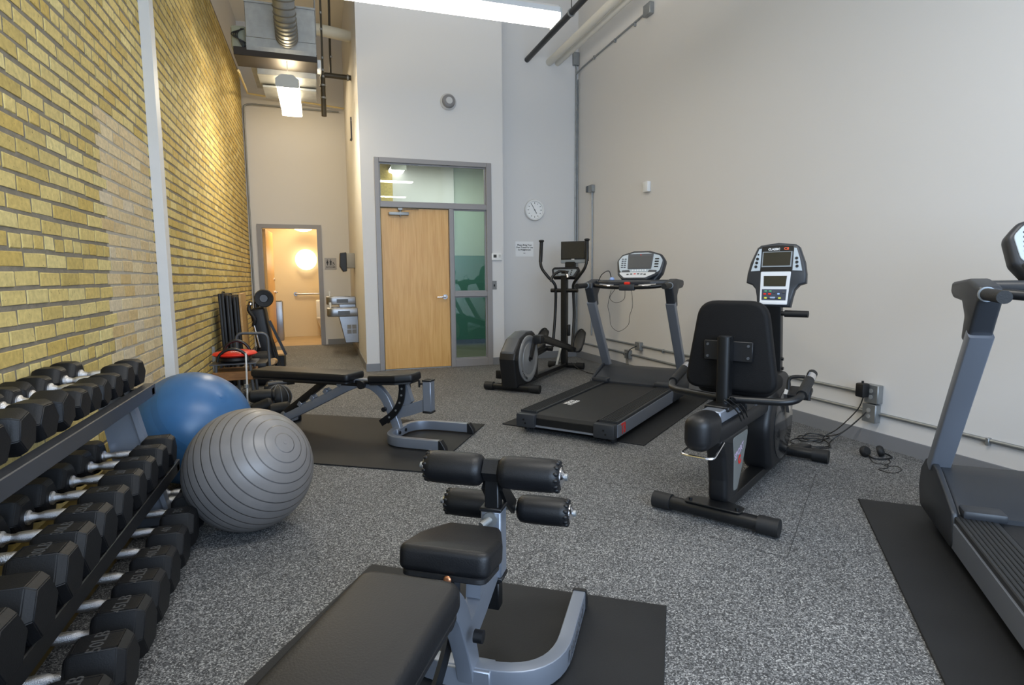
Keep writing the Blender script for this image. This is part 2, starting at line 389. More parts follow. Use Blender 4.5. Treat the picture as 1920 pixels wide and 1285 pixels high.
# baseboards
sbox('baseboard_right', 'grey vinyl baseboard along the right wall', BASE, RX-.012, RX, -2.6, BW, 0, .1, cat='baseboard')
sbox('baseboard_recess', 'grey vinyl baseboard under the clock wall', BASE, 2.44, RX-.012, BW-.012, BW, 0, .1, cat='baseboard')
sbox('baseboard_back', 'grey vinyl baseboard left of the wooden door', BASE, CW-.012, .713, DW-.012, DW, 0, .1, cat='baseboard')
sbox('baseboard_back', 'grey vinyl baseboard right of the side pane', BASE, 2.269, 2.452, DW-.012, DW, 0, .1, cat='baseboard')
sbox('baseboard_corridor', 'grey vinyl baseboard under the drinking fountain', BASE, CW-.012, CW, DW, FW, 0, .1, cat='baseboard')
sbox('baseboard_far', 'grey vinyl baseboard right of the restroom door', BASE, .1, CW-.012, FW-.012, FW, 0, .1, cat='baseboard')
# seams in the floor: thin raised lips of the rubber sheets
for a, b, lab in (((1.464, 2.531), (1.866, 1.898), 'thin seam line in the floor in front of the exercise bike'), ((1.866, 1.898), (2.845, 2.70), 'thin seam line in the floor right of the exercise bike')):
    d = (V(b)-V(a)); n = V((-d.y, d.x)).normalized()*.002
    g = G(); bmv = [g.bm.verts.new((*(V(a)+n), .001)), g.bm.verts.new((*(V(a)-n), .001)), g.bm.verts.new((*(V(b)-n), .001)), g.bm.verts.new((*(V(b)+n), .001))]
    g.bm.faces.new(bmv); struct(g.obj('trim_1', mat('seam_grey', '#3c3d3f', .8), smooth=0), lab, 'seam')

# ------------------------------------------------------------------ brick wall
def brick_mesh(l, h, seed):
    rnd = random.Random(seed); g = bmesh.new(); d = .018; c = .003
    def ring(x, ins, j): return [g.verts.new((x+rnd.uniform(-j, j), sy*(l/2-ins)+rnd.uniform(-j, j), sz*(h/2-ins)+rnd.uniform(-j, j))) for sy, sz in ((-1, -1), (1, -1), (1, 1), (-1, 1))]
    a = ring(-d, 0, 0); b = ring(-.0025, 0, .0022); f = ring(0, c, .0016)
    for p, q in ((a, b), (b, f)):
        for i in range(4): g.faces.new((p[i], p[(i+1) % 4], q[(i+1) % 4], q[i]))
    g.faces.new(f); bmesh.ops.recalc_face_normals(g, faces=g.faces)
    return g
def brick_wall():
    back = G().bx(LX-.2, LX-.0035, 1.0, FW, 0, 4.72).obj('wall_left', MORTAR, smooth=0)
    struct(back, 'yellow brick wall with grey mortar along the left side', 'wall')
    G().bx(LX-.015, LX-.0030, 3.97, 5.0, 0, 2.20).obj('infill_mortar', MORTARP, back, smooth=0)
    up = G().bx(LX-.2, LX-.02, 1.0, FW, 4.72, H).bx(LX-.2, LX-.02, -2.8, 1.0, 0, H).obj('wall_left_upper', WALL, smooth=0)
    struct(up, 'white painted wall above and behind the yellow brickwork', 'wall')
    rows = []; pitch = .0779; rnd = random.Random(3); todo = []
    k0 = -10
    for k in range(k0, 52):
        z = .833+pitch*k
        if z < .02 or z > 4.70: continue
        header = k % 7 == 0
        ln = .1075 if header else .215
        off = rnd.uniform(0, ln) if header else (k % 2)*.1075+rnd.uniform(-.012, .012)
        y = 1.02+off
        while y < FW-.03:
            l = ln*rnd.uniform(.965, 1.03)
            l = min(l, FW-.005-y)
            if l > .04:
                pale = 3.99 < y+l/2 < 5.03 and z < 2.2
                todo.append((y+l/2, z+rnd.uniform(-.003, .003), l-(.015 if not pale else .010), pale, rnd.uniform(-.004, .004)))
            y += l
    def score(t):
        p = pix((LX, t[0], t[1]))
        if p is None or not (-20 < p[0] < 1920 and -20 < p[1] < 1285): return 0
        q = pix((LX, t[0]+t[2], t[1]))
        if 3.0 > t[0] and t[1] < .85: return 0
        return abs(q[0]-p[0])/((t[0])**1)
    todo.sort(key=score, reverse=True)
    protos = {}
    stuff = {False: G(), True: G()}; sp = []
    for i, (y, z, l, pale, rot) in enumerate(todo):
        if i < 300:
            key = (round(l, 2), pale, i % 4)
            if key not in protos:
                me = bpy.data.meshes.new('brick'); b = brick_mesh(key[0], .060 if not pale else .065, i); b.to_mesh(me); b.free()
                me.materials.append(BRICKP if pale else BRICK); protos[key] = me
            o = bpy.data.objects.new('brick', protos[key]); COL.objects.link(o); o.parent = back
            o.location = (LX+(rnd.uniform(-.0004, .0004)-.0006 if pale else rnd.uniform(-.001, .0012)), y, z); o.rotation_euler = (rot, 0, 0); o.scale = (1, l/key[0], 1)
        else:
            b = brick_mesh(l, .060 if not pale else .065, i)
            stuff[pale].merge(b, M.Translation((LX+(rnd.uniform(-.0004, .0004)-.0006 if pale else rnd.uniform(-.001, .0012)), y, z)) @ M.Rotation(rot, 4, 'X'))
    stuff[False].obj('brickwork', BRICK, back, smooth=0, kind='stuff')
    stuff[True].obj('pale_brickwork', BRICKP, back, smooth=0, kind='stuff')
brick_wall()
sbox('trim_1', 'white painted steel column standing against the brick wall', OFFW, LX-.0, LX+.07, 5.02, 5.14, 0, H, cat='column')

# ------------------------------------------------------------------ glazed door
def glazed_door():
    d = thing('door_1', 'maple veneer door in a grey frame with glass above and beside it', 'door', (0, DW, 0)); d['kind'] = 'structure'
    def fr(*b): return b
    g = G()
    for b in ((.713, .775, 0, 2.76), (2.195, 2.269, 0, 2.76), (.775, 2.195, 2.70, 2.76), (.775, 2.195, 2.135, 2.20), (1.675, 1.735, 0, 2.135), (1.735, 2.195, .965, 1.03), (1.735, 2.195, 0, .105)):
        g.bx(b[0], b[1], -.025, .10, b[2], b[3], .004, 1)
    g.obj('door_frame', FRAME, d, smooth=0)
    leaf = G().bx(.785, 1.672, .02, .065, .012, 2.128, .002, 1).obj('door_leaf', MAPLE, d, smooth=0)
    G().bx(.785, 1.672, .0, .05, 0, .010).obj('threshold', STEEL, d, smooth=0)
    # lever handle
    g = G().cyl((1.606, .02, .965), (1.606, -.005, .965), .034, n=24).cyl((1.606, -.005, .965), (1.606, -.05, .965), .012)
    g.tube(fillet([(1.606, -.05, .965), (1.56, -.052, .965), (1.49, -.045, .962)], .02), .010)
    g.obj('lever_handle', CHROME, leaf)
    # closer
    c = G().bx(.88, 1.14, -.045, .02, 2.035, 2.075, .008, 2).obj('door_closer', STEEL, leaf)
    G().cyl((1.03, -.02, 2.02), (1.03, -.02, 2.10), .012).obj('closer_spindle', STEEL, leaf)
    G().sweep([(1.03, -.03, 2.10), (1.12, -.06, 2.107), (1.27, -.01, 2.115)], rect(.022, .006), (0, 0, 1)).obj('closer_arm', GUN, leaf, smooth=0)
    G().bx(1.0, 1.06, -.035, .02, 2.10, 2.128, .004, 1).obj('closer_bracket', STEEL, leaf)
    for nm, x0, x1, z0, z1, mt in (('transom_pane', .775, 2.195, 2.20, 2.70, PANE), ('side_pane', 1.735, 2.195, 1.03, 2.135, PANEG), ('side_pane', 1.735, 2.195, .105, .965, PANEG)):
        p = G().bx(x0, x1, .035, .041, z0, z1).obj(nm, mt, d, smooth=0)
        g = G(); w = .016
        for q in ((x0, x1, z0, z0+w), (x0, x1, z1-w, z1), (x0, x0+w, z0+w, z1-w), (x1-w, x1, z0+w, z1-w)): g.bx(q[0], q[1], .015, .034, q[2], q[3])
        g.obj('glazing_stop', FRAME, p, smooth=0)
glazed_door()
def ceiling_fixture(name, label, loc, length, axis, lens, w=.25):
    t = thing(name, label, 'light', loc, 0 if axis == 'x' else 90)
    l = length/2
    prof = [(-w/2, .005), (w/2, .005), (w/2-.01, .05), (w*.28, .085), (-w*.28, .085), (-w/2+.01, .05)]
    G().sweep([(-l+.011, 0, 0), (l-.011, 0, 0)], prof, (0, 0, 1)).obj('housing', mat('fixture_housing', '#c9c9c9', .4), t, smooth=25)
    lp = [(-w/2+.006, .004), (-w/2+.012, -.030), (-w*.22, -.045), (-.012, -.036), (0, -.024), (.012, -.036), (w*.22, -.045), (w/2-.012, -.030), (w/2-.006, .004)]
    G().sweep([(-l+.012, 0, 0), (l-.012, 0, 0)], lp, (0, 0, 1)).obj('lens', lens, t, smooth=25)
    ep = rpoly([(-w/2, -.048), (w/2, -.048), (w/2, .04), (w*.25, .09), (-w*.25, .09), (-w/2, .04)], .015, 3)
    for s in (-1, 1):
        G().sweep([(s*l, 0, 0), (s*(l-.012), 0, 0)], ep if s < 0 else ep, (0, 0, 1)).obj('end_cap', mat('fixture_end', '#b4b4ae', .5), t, smooth=0)
    for x in (-l*.7, l*.7):
        G().cyl((x, 0, .08), (x, 0, H-loc[2] if loc[2] > 3.2 and name == 'ceiling_light' and loc[1] < 9 else .3), .004, n=6).obj('hanger_rod', STEEL, t)
    return t
ceiling_fixture('ceiling_light', 'long lit fluorescent fixture crossing the top of the room', (.83, 4.94, 3.45), 2.44, 'x', LENS)
ceiling_fixture('ceiling_light', 'short lit fluorescent fixture hanging below the sheet metal fan unit', (-.255, 7.83, 3.40), 1.25, 'y', LENSW)
ceiling_fixture('ceiling_light', 'lit fixture seen through the pane over the wooden door', (1.29, 10.0, 3.02), .5, 'y', LENSB)

# ------------------------------------------------------------------ restroom
def restroom():
    d = thing('door_2', 'maple restroom door standing open into the lit restroom', 'door', (-.975, FW, 0)); d['kind'] = 'structure'
    g = G()
    for b in ((-.05, .03, 0, 2.20), (.955, 1.035, 0, 2.20), (.03, .955, 2.13, 2.20)): g.bx(b[0], b[1], -.03, .12, b[2], b[3])
    g.obj('door_frame', FRAME, d, smooth=0)
    leaf = G().bx(0, .045, 0, .90, .012, 2.12).obj('door_leaf', MAPLE, d, smooth=0)
    leaf.location = (.03, .12, 0); leaf.rotation_euler = (0, 0, R(-3.5))
    G().cyl((.045, .83, .97), (.075, .83, .97), .03).tube([(.075, .83, .97), (.10, .83, .97), (.105, .72, .965)], .009).obj('lever_handle', CHROME, leaf)
    G().cyl((.045, .83, 1.22), (.065, .83, 1.22), .028).obj('deadbolt', CHROME, leaf)
    for lab, loc, r, fl in (('round lit globe lamp on the restroom wall', (-.26, 13.08, 1.63), .215, .5), ('lit dome lamp under the restroom ceiling', (-.28, 12.75, 2.27), .19, .45)):
        t = thing('wall_lamp' if fl == .5 else 'dome_lamp', lab, 'lamp', loc)
        G().sph((0, 0, 0), r, (1, fl, 1) if fl == .5 else (1, 1, fl)).obj('globe', GLOBE, t)
        G().cyl((0, .06, 0), (0, .12, 0), .1).obj('mount', WHITE, t) if fl == .5 else G().cyl((0, 0, .06), (0, 0, .24), .06).obj('mount', WHITE, t)
    t = thing('grab_bar', 'horizontal steel grab bar on the restroom wall', 'bar', (-.5, 13.2, .91))
    G().tube(fillet([(0, 0, 0), (0, -.05, 0), (.55, -.05, 0), (.55, 0, 0)], .03), .017).obj('rail', STAIN, t)
    for x in (0, .55): G().cyl((x, -.012, 0), (x, 0, 0), .04).obj('flange', STAIN, t)
    t = thing('trash_can', 'tall steel waste bin against the restroom wall', 'bin', (-.82, 12.55, 0))
    G().bx(-.09, .09, -.14, .14, .0, .78, .008, 2).obj('body', STAIN, t); G().bx(-.07, .07, -.11, .11, .775, .79).obj('opening_rim', BLACK, t)
    t = thing('toilet', 'white toilet half hidden by the restroom door frame', 'toilet', (.10, 12.75, 0))
    G().lathe([(.10, 0), (.12, .1), (.13, .2), (.19, .36), (.2, .40), (.15, .405), (.10, .30), (0, .25)]).obj('bowl', WHITE, t)
    G().bx(-.2, .2, .2, .40, .36, .78, .03, 3).obj('tank', WHITE, t); G().lathe([(.14, .405), (.2, .405), (.2, .43), (.14, .43), (.14, .405)]).obj('seat', WHITE, t)
    # sign
    t = thing('restroom_sign', 'small grey restroom sign with figures beside the doorway', 'sign', (.20, FW-.008, 1.503))
    G().bx(-.105, .105, 0, .008, -.105, .105, .002, 1).obj('plate', mat('sign_grey', '#a9a8ab', .5), t)
    B = lambda x, z: basis((x, -.001, z), (1, 0, 0), (0, 0, 1))
    g = G()
    for x, kind in ((-.055, 0), (.004, 1)):
        g.prism([(x+.011*math.cos(a*PI/6), .062+.011*math.sin(a*PI/6)) for a in range(12)], .001, B(0, 0))
        if kind: g.prism([(x-.017, .045), (x+.017, .045), (x+.012, .0), (x+.010, -.033), (x-.010, -.033), (x-.012, 0)], .001, B(0, 0))
        else: g.prism([(x-.009, .047), (x+.009, .047), (x+.022, .006), (x+.009, .004), (x+.007, -.033), (x-.007, -.033), (x-.009, .004), (x-.022, .006)], .001, B(0, 0))
    g.prism([(-.027, .06), (-.024, .06), (-.024, -.034), (-.027, -.034)], .001, B(0, 0))
    g.prism([(.038, .03), (.046, .03), (.062, .005), (.078, -.02), (.070, -.024), (.056, -.004), (.04, .008)], .001, B(0, 0))
    g.tube([(.045+.018*math.cos(a), -.002, -.014+.018*math.sin(a)) for a in [R(120+i*22) for i in range(12)]], .0025, 6)
    g.obj('pictogram', BLKP, t, smooth=0)
    text('lettering', 'RESTROOMS', .03, basis((0, -.001, -.066), (1, 0, 0), (0, 0, 1)), BLKP, t, bold=.0006, squash=.95)
restroom()
def fountain():
    t = thing('drinking_fountain', 'stainless two level drinking fountain on the corridor wall', 'fountain', (CW, 9.75, 0))
    def basin(y0, y1, z0, z1, nm):
        p = rpoly([(0, y0), (0, y1), (-.46, y1), (-.46, y0)], [.01, .01, .10, .10], 6)
        b = G().prism(p, z1-z0, M.Translation((0, 0, z0)), .012, 2).obj(nm, STAIN, t)
        q = rpoly([(-.08, y0+.05), (-.08, y1-.05), (-.41, y1-.05), (-.41, y0+.05)], .08, 5)
        G().prism(q, .006, M.Translation((0, 0, z1-.001)), .002, 1).obj('bowl_inset', mat('bowl_steel', '#8d8f92', .25, .9), b)
        ym = (y0+y1)/2
        G().cyl((-.405, ym-.04, z1), (-.405, ym-.04, z1+.05), .014).cyl((-.405, ym-.04, z1+.05), (-.41, ym-.04, z1+.085), .019).obj('bubbler', WHITE, b)
        G().bx(-.30, -.12, y0-.004, y0, z0+.03, z1-.04).obj('push_bar', GUN, b)
        return b
    basin(.12, .52, .80, .93, 'upper_basin'); basin(-.38, .06, .635, .765, 'lower_basin')
    p = [(0, .64), (-.29, .64), (-.20, .22), (0, .22)]
    G().prism(p, .40, M.Translation((0, .04, 0)) @ M.Rotation(R(90), 4, 'X'), .008, 1).obj('cabinet', STAIN, t)
    G().prism([(0, .81), (-.27, .81), (-.18, .42), (0, .42)], .36, M.Translation((0, .50, 0)) @ M.Rotation(R(90), 4, 'X'), .008, 1).obj('cabinet', STAIN, t)
    for r_ in range(2):
        for c_ in range(2): G().bx(-.17+c_*.075, -.105+c_*.075, -.364, -.359, .44-r_*.075, .505-r_*.075).obj('vent_grille', mat('vent_grey', '#77787a', .5), t)
fountain()
t = thing('towel_dispenser', 'dark paper towel dispenser on the corridor wall above the drinking fountain', 'dispenser', (CW, 9.85, 1.36))
G().bx(-.13, 0, -.15, .15, .03, .27, .012, 2).obj('back_case', mat('dispenser_grey', '#8d8b86', .5), t)
G().prism(rpoly([(-.235, .06), (-.225, .27), (-.125, .28), (-.125, -.02), (-.18, -.03)], .012, 2), .31, M.Translation((0, .155, 0)) @ M.Rotation(R(90), 4, 'X'), .008, 1).obj('front_cover', BLKPL, t)
t = thing('wall_strap', 'bent dark metal strap fixed high on the corridor wall', 'bracket', (CW-.006, 9.2, 3.4))
G().sweep([(0, 0, .2), (0, 0, -.1), (-.02, -.03, -.15)], rect(.03, .006), (0, 1, 0)).obj('strap', GUN, t, smooth=0)
G().cyl((.006, 0, .15), (-.008, 0, .15), .008, n=8).obj('screw', STEEL, t)
# ================================================================== OVERHEAD SERVICES
def fan_unit():
    t = thing('fan_coil_unit', 'galvanised sheet metal fan unit hanging under the ceiling above the corridor', 'air unit', (-.30, 7.3, 3.6))
    G().bx(-.365, .37, 0, 1.25, .28, .66, .006, 1).obj('casing', STEEL, t)
    G().prism([(0, .28), (0, .19), (.05, .09), (1.2, .09), (1.25, .28)], .735, basis((-.365, 0, 0), (0, 1, 0), (0, 0, 1))).obj('lower_casing', STEEL, t, smooth=0)
    G().bx(-.50, .375, .02, .40, .085, .175, .004, 1).obj('drip_pan', DKHEAD, t)
    G().bx(-.30, .36, .40, .85, .02, .09, .004, 1).obj('return_plate', STEEL, t)
    G().bx(-.27, .355, .72, 1.2, -.03, .0, .003, 1).obj('return_plate', STEEL, t)
    G().bx(-.37, .375, -.012, .0, .645, .665).obj('flange', STEEL, t)
    b = G().bx(-.53, -.36, .12, .5, .18, .44, .03, 2).obj('valve_box', mat('valve_box_grey', '#8f9383', .5), t)
    g = G()
    for k in range(4): g.tube(curve([(-.42+.01*k, .11, .40), (-.46-.02*k, .08, .32), (-.43+.02*k, .09, .24), (-.40, .1, .19)], 5), .006, 6)
    g.obj('wiring', BLACK, t)
    # spiral duct leaving the front of the casing and rising toward the ceiling
    p = curve([(.06, .06, .30), (.06, -.12, .36), (.055, -.30, .50), (.045, -.55, .85), (.04, -.8, 1.5), (.04, -.9, 2.0)], 14)
    d = G().tube(p, .112, 28).obj('spiral_duct', STEEL, t)
    g = G()
    for i in range(2, len(p)-1, 3):
        tt = (p[i+1]-p[i-1]).normalized(); m = M.Translation(p[i]) @ tt.to_track_quat('Z', 'Y').to_matrix().to_4x4()
        g.lathe([(.110, -.008), (.121, -.003), (.121, .003), (.110, .008), (.110, -.008)], m, 28)
    g.obj('duct_seams', mat('seam_steel', '#6d6a62', .5, .6), d)
    for x in (-.42, .44): 
        for y in (.1, 1.1): G().cyl((x*.85, y, .4), (x*.85, y, H-3.6), .005, n=6).obj('hanger_rod', STEEL, t)
    G().bx(.375, .42, .25, .40, .08, .20, .006, 1).obj('control_box', WHITE, t)
fan_unit()
def pipe(name, label, pts, r, m, cat='pipe', fl=.06, n=12, clamps=None):
    t = thing(name, label, cat, pts[0]); o = V(pts[0])
    P = [V(p)-o for p in pts]
    G().tube(fillet(P, fl) if len(P) > 2 else P, r, n).obj('pipe_run', m, t)
    if clamps:
        for c, d in clamps:
            c = V(c)-o; G().cyl(c-V(d)*.012, c+V(d)*.012, r*1.25, n=n).obj('clamp', STEEL, t)
    return t
pipe('duct_pipe', 'thick tan insulated pipe from the fan unit to the corridor wall', [(.02, 8.6, 4.56), (CW, 8.75, 4.56)], .075, CREAMP, n=20)
pipe('dark_pipe', 'dark pipe elbow with a hanging drop leg beside the fan unit', [(.155, 9.0, 3.53), (.155, 9.0, 4.10), (CW, 9.0, 4.09)], .036, DARKSTEEL, fl=.05, clamps=[((.155, 9, 3.78), (0, 0, 1)), ((.155, 9, 3.95), (0, 0, 1)), ((.50, 9, 4.09), (1, 0, 0))])
pipe('riser_pipe', 'thin brown riser pipe right of the fan unit', [(.265, 9.0, 4.10), (.29, 9.0, H)], .016, DARKSTEEL, clamps=[((.28, 9, 4.35), (0, 0, 1))])
pipe('valve_pipe', 'thin pipe with valves close against the fan unit', [(.145, 8.2, 3.75), (.15, 8.2, 4.2), (.15, 8.2, H)], .013, DARKSTEEL, clamps=[((.148, 8.2, z), (0, 0, 1)) for z in (3.82, 3.9, 4.05, 4.4, 4.6, 4.85)])
pipe('cream_pipe', 'thin cream pipe running along the far wall below the fan unit', [(-.82, 7.9, 3.7), (-1.04, 11.2, 4.38), (CW-.002, 11.25, 4.27)], .014, mat('cream_gas_pipe', '#d8c48c', .5), fl=.08)
pipe('corner_conduit', 'grey conduit bending along the far wall and down the brick corner', [(.45, FW-.03, 4.22), (-1.0, FW-.03, 4.24), (LX+.035, FW-.03, 4.22), (LX+.035, FW-.03, .1)], .014, STEEL, 'conduit', fl=.18)
pipe('black_pipe', 'black pipe hanging along the top of the right wall', [(2.93, BW, 4.30), (2.93, 2.0, 4.30)], .037, BLACK, n=16, clamps=[((2.93, 6.6, 4.3), (0, 1, 0)), ((2.93, 4.2, 4.3), (0, 1, 0))])
for z in (6.6, 4.2):
    tag(G().cyl((2.93, z, 4.34), (2.93, z, H), .005, n=6).obj('hanger_rod', BLACK), 'thin rod holding the black pipe %s' % ('near the back wall' if z > 5 else 'nearer the viewer'), 'rod')
pipe('white_pipe', 'white painted pipe left of its twin high along the right wall', [(3.27, BW, 4.30), (3.27, 2.0, 4.30)], .05, PVC, n=18)
pipe('white_pipe', 'white painted pipe right of its twin high along the right wall', [(3.40, BW, 4.30), (3.40, 2.0, 4.30)], .04, PVC, n=18)
t = pipe('corner_conduit', 'two steel conduits standing in the corner right of the clock', [(3.690, BW-.02, .25), (3.690, BW-.02, 4.30)], .0125, STEEL, 'conduit', clamps=[((3.69, BW-.02, z), (0, 0, 1)) for z in (1.2, 2.4, 3.6)])
G().tube([(.028, 0, 0), (.028, 0, 3.85)], .008, 8).obj('pipe_run', STEEL, t)
G().bx(-.055, .035, -.035, .02, 4.04, 4.22, .004, 1).obj('junction_box', STEEL, t)
t = thing('wall_conduit', 'steel conduit running high on the right wall to a square box', 'conduit', (RX-.014, BW-.05, 4.22))
G().tube([(-.03, .02, -.05), (0, -.15, 0), (0, -1.85, .035)], .011, 10).obj('pipe_run', STEEL, t)
G().bx(-.045, .014, -2.0, -1.85, -.03, .10, .006, 1).obj('junction_box', STEEL, t)
for y in (-.5, -1.1, -1.6): G().bx(-.012, .014, y-.012, y+.012, -.018, .03, .003, 1).obj('strap', STEEL, t)

# ================================================================== WALL FITTINGS
t = thing('speaker', 'round grey alarm speaker high on the wall above the wooden door', 'speaker', (1.695, DW, 3.515))
mm = M.Rotation(R(90), 4, 'X')
G().lathe([(0, .0), (.105, 0), (.108, .012), (.095, .03), (.085, .035), (0, .035)], mm, 36).obj('rim', mat('speaker_rim', '#c4c3c2', .5), t)
G().lathe([(.088, .033), (.083, .06), (.07, .072), (.05, .075), (0, .072)], mm, 36).obj('cone_cover', mat('speaker_grey', '#7f7e7f', .5), t)
G().lathe([(.046, .072), (.042, .085), (0, .088)], mm, 24).obj('centre_cap', mat('speaker_rim', '#c4c3c2', .5), t)
t = thing('thermostat', 'white thermostat beside the side pane', 'thermostat', (2.335, DW, 1.505))
G().bx(-.075, .075, -.03, 0, -.05, .05, .008, 2).obj('case', WHITE, t); G().bx(-.05, -.005, -.032, -.029, -.012, .03).obj('display', SCREEN, t, smooth=0)
for z in (.022, .0): G().bx(.025, .055, -.034, -.029, z-.008, z+.008, .002, 1).obj('button', mat('pale_button', '#b9bab8', .5), t)
t = thing('light_switch', 'grey steel switch plate below the thermostat', 'switch', (2.30, DW, 1.115))
G().bx(-.036, .036, -.006, 0, -.06, .06, .003, 1).obj('plate', mat('switch_plate', '#7c7b78', .4, .5), t); G().bx(-.008, .008, -.02, -.005, -.018, .012, .003, 1).obj('toggle', BLACK, t)
def wall_clock():
    t = thing('wall_clock', 'round white wall clock on the recessed wall', 'clock', (3.03, BW, 2.20))
    G().lathe([(0, 0), (.15, 0), (.155, .02), (.145, .045), (.125, .045), (.12, .03)], mm, 40).obj('rim', WHITE, t)
    G().lathe([(.124, .026), (.12, .032), (0, .032)], mm, 40).obj('dial', mat('dial_white', '#f0f0ee', .5), t)
    g = G()
    for k in range(12):
        a = k*PI/6; g.box((.10*math.sin(a), -.033, .10*math.cos(a)), (.008, .002, .022 if k % 3 == 0 else .016), M.Rotation(a, 4, 'Y'))
    g.obj('hour_marks', BLKP, t, smooth=0, kind='stuff')
    for nm, a, l, w in (('minute_hand', R(-30), .095, .006), ('hour_hand', R(150), .06, .008)):
        G().box((l/2*math.sin(a), -.036, l/2*math.cos(a)), (w, .002, l), M.Rotation(a, 4, 'Y')).obj(nm, BLKP, t, smooth=0)
    G().cyl((0, -.03, 0), (0, -.04, 0), .008, n=12).obj('hub', BLKP, t)
wall_clock()
t = thing('paper_sign', 'white paper notice about towels taped to the recessed wall', 'sign', (2.88, BW-.002, 1.63))
G().bx(-.14, .14, -.001, .002, -.105, .115).obj('sheet', mat('paper', '#ececec', .7), t, smooth=0)
for k, s in enumerate(('Please Bring Your', 'Own Towel For Use', 'In Weightroom')):
    text('lettering', s, .031, basis((0, -.0015, .062-k*.034), (1, 0, 0), (0, 0, 1)), BLKP, t, bold=.0009)
G().bx(-.018, .012, -.0018, -.001, -.058, -.050).obj('small_print', BLKP, t, smooth=0)
t = thing('wall_box', 'small white plastic box high on the right wall', 'box', (RX, 6.16, 2.27))
G().bx(-.045, 0, -.055, .055, -.06, .06, .006, 2).obj('case', WHITE, t); G().bx(-.035, -.005, .055, .075, -.02, .04, .003, 1).obj('side_slot', mat('pale_button', '#b9bab8', .5), t)
def outlet_box(name, label, loc, h=.10, plates=1):
    t = thing(name, label, 'outlet', loc)
    G().bx(-.05, 0, -.052, .052, -h/2, h/2, .004, 1).obj('steel_box', STEEL, t)
    p = G().bx(-.056, -.05, -.052, .052, -h/2, h/2, .002, 1).obj('cover_plate', STEEL, t)
    for z in (-.022, .022): G().cyl((-.0565, .0, z), (-.059, .0, z), .016, n=16).obj('socket', mat('socket_grey', '#8f8f8c', .5), p)
    return t
t = outlet_box('outlet', 'steel outlet box on the right wall above the elliptical trainer', (RX, 7.62, 2.46))
G().tube([(-.02, .0, -.05), (-.012, 0, -.6), (-.012, 0, -2.08)], .011, 8).obj('conduit', STEEL, t)
G().bx(-.06, 0, .07, .13, -.04, .05, .01, 2).obj('side_plug', GUN, t)
outlet_box('outlet', 'upper steel outlet box behind the middle treadmill', (RX, 6.26, .365))
outlet_box('outlet', 'lower steel outlet box behind the middle treadmill', (RX, 6.52, .235), .11)
outlet_box('outlet', 'upper steel outlet box behind the bike with a black adapter', (RX, 3.05, .375), .13)
outlet_box('outlet', 'lower steel outlet box behind the bike, at the end of the low conduit', (RX, 3.06, .235), .13)
t = thing('wall_adapter', 'black power adapter plugged into the upper outlet behind the bike', 'adapter', (RX-.06, 3.09, .40))
G().bx(-.065, 0, -.035, .03, -.05, .05, .01, 2).obj('case', BLKPL, t); G().cyl((-.03, 0, .05), (-.03, 0, .065), .008).obj('cord_stub', BLACK, t)
def low_conduit(label, z, segs):
    t = thing('wall_conduit', label, 'conduit', (RX-.012, segs[0][0], z))
    for a, b in segs: G().tube([(0, a-segs[0][0], 0), (0, b-segs[0][0], 0)], .0125, 10).obj('pipe_run', STEEL, t)
    for y in [segs[0][0]-k*1.45 for k in range(1, 7)]:
        if y > segs[-1][1]: G().bx(-.016, .012, y-segs[0][0]-.01, y-segs[0][0]+.01, -.03, .016, .003, 1).obj('strap', STEEL, t)
low_conduit('upper low steel conduit along the right wall behind the cardio machines', .368, [(7.2, 6.31), (6.21, 3.10)])
low_conduit('lower steel conduit along the right wall just above the baseboard', .235, [(8.1, 6.57), (6.47, 3.11), (3.01, .6)])
pipe('brick_conduit', 'thin dark rail along the foot of the brick wall', [(LX+.02, 9.6, .20), (LX+.02, 5.2, .20)], .014, GUN, 'rail')

# ================================================================== MATS ON THE FLOOR
def floor_mat_at(label, pts):
    c = sum((V(p) for p in pts), V((0, 0)))/4
    t = G().prism([(p[0]-c.x, p[1]-c.y) for p in pts], .009, None, .002, 1).obj('floor_mat', MATRUB, smooth=0); t.location = (c.x, c.y, .0005)
    return tag(t, label, 'mat')
def quad(o, deg, x0, x1, y0, y1):
    a = R(deg); return [(o[0]+math.cos(a)*x-math.sin(a)*y, o[1]+math.sin(a)*x+math.cos(a)*y) for x, y in ((x0, y0), (x1, y0), (x1, y1), (x0, y1))]
floor_mat_at('black rubber mat under the far flat bench', quad((1.251, 4.551), -32, -1.95, 0, -1.232, 0))
floor_mat_at('black rubber mat under the near bench with rollers', quad((1.162, 1.738), 56, -2.3, 0, 0, 1.21))
floor_mat_at('black rubber mat under the middle treadmill', quad((1.70, 3.97), 39.5, .11, 2.1, -.605, .616))
floor_mat_at('black rubber mat under the treadmill at the right edge', quad((2.723, 2.297), 49.3, -2.6, 0, -1.25, 0))
# ================================================================== BALLS
for nm, lab, m, c, r, ax in (('exercise_ball', 'blue exercise ball against the brick wall behind the grey ball', BLUEBALL, (-.76, 3.835), .332, (.576, -.533, .62)),
                             ('exercise_ball', 'grey ridged exercise ball in front of the blue ball', GREYBALL, (-.362, 3.002), .295, (.604, -.579, .548))):
    o = G().sph((0, 0, 0), 1, n=64).obj(nm, m, smooth=80); o.location = (*c, r+.001); o.scale = (r, r, r)
    o.rotation_euler = V(ax).to_track_quat('Z', 'Y').to_euler(); tag(o, lab, 'ball')
    p = G().lathe([(0, .992), (.03, .994), (.03, 1.003), (.02, 1.006), (0, 1.006)]).obj('valve_plug', m, o)
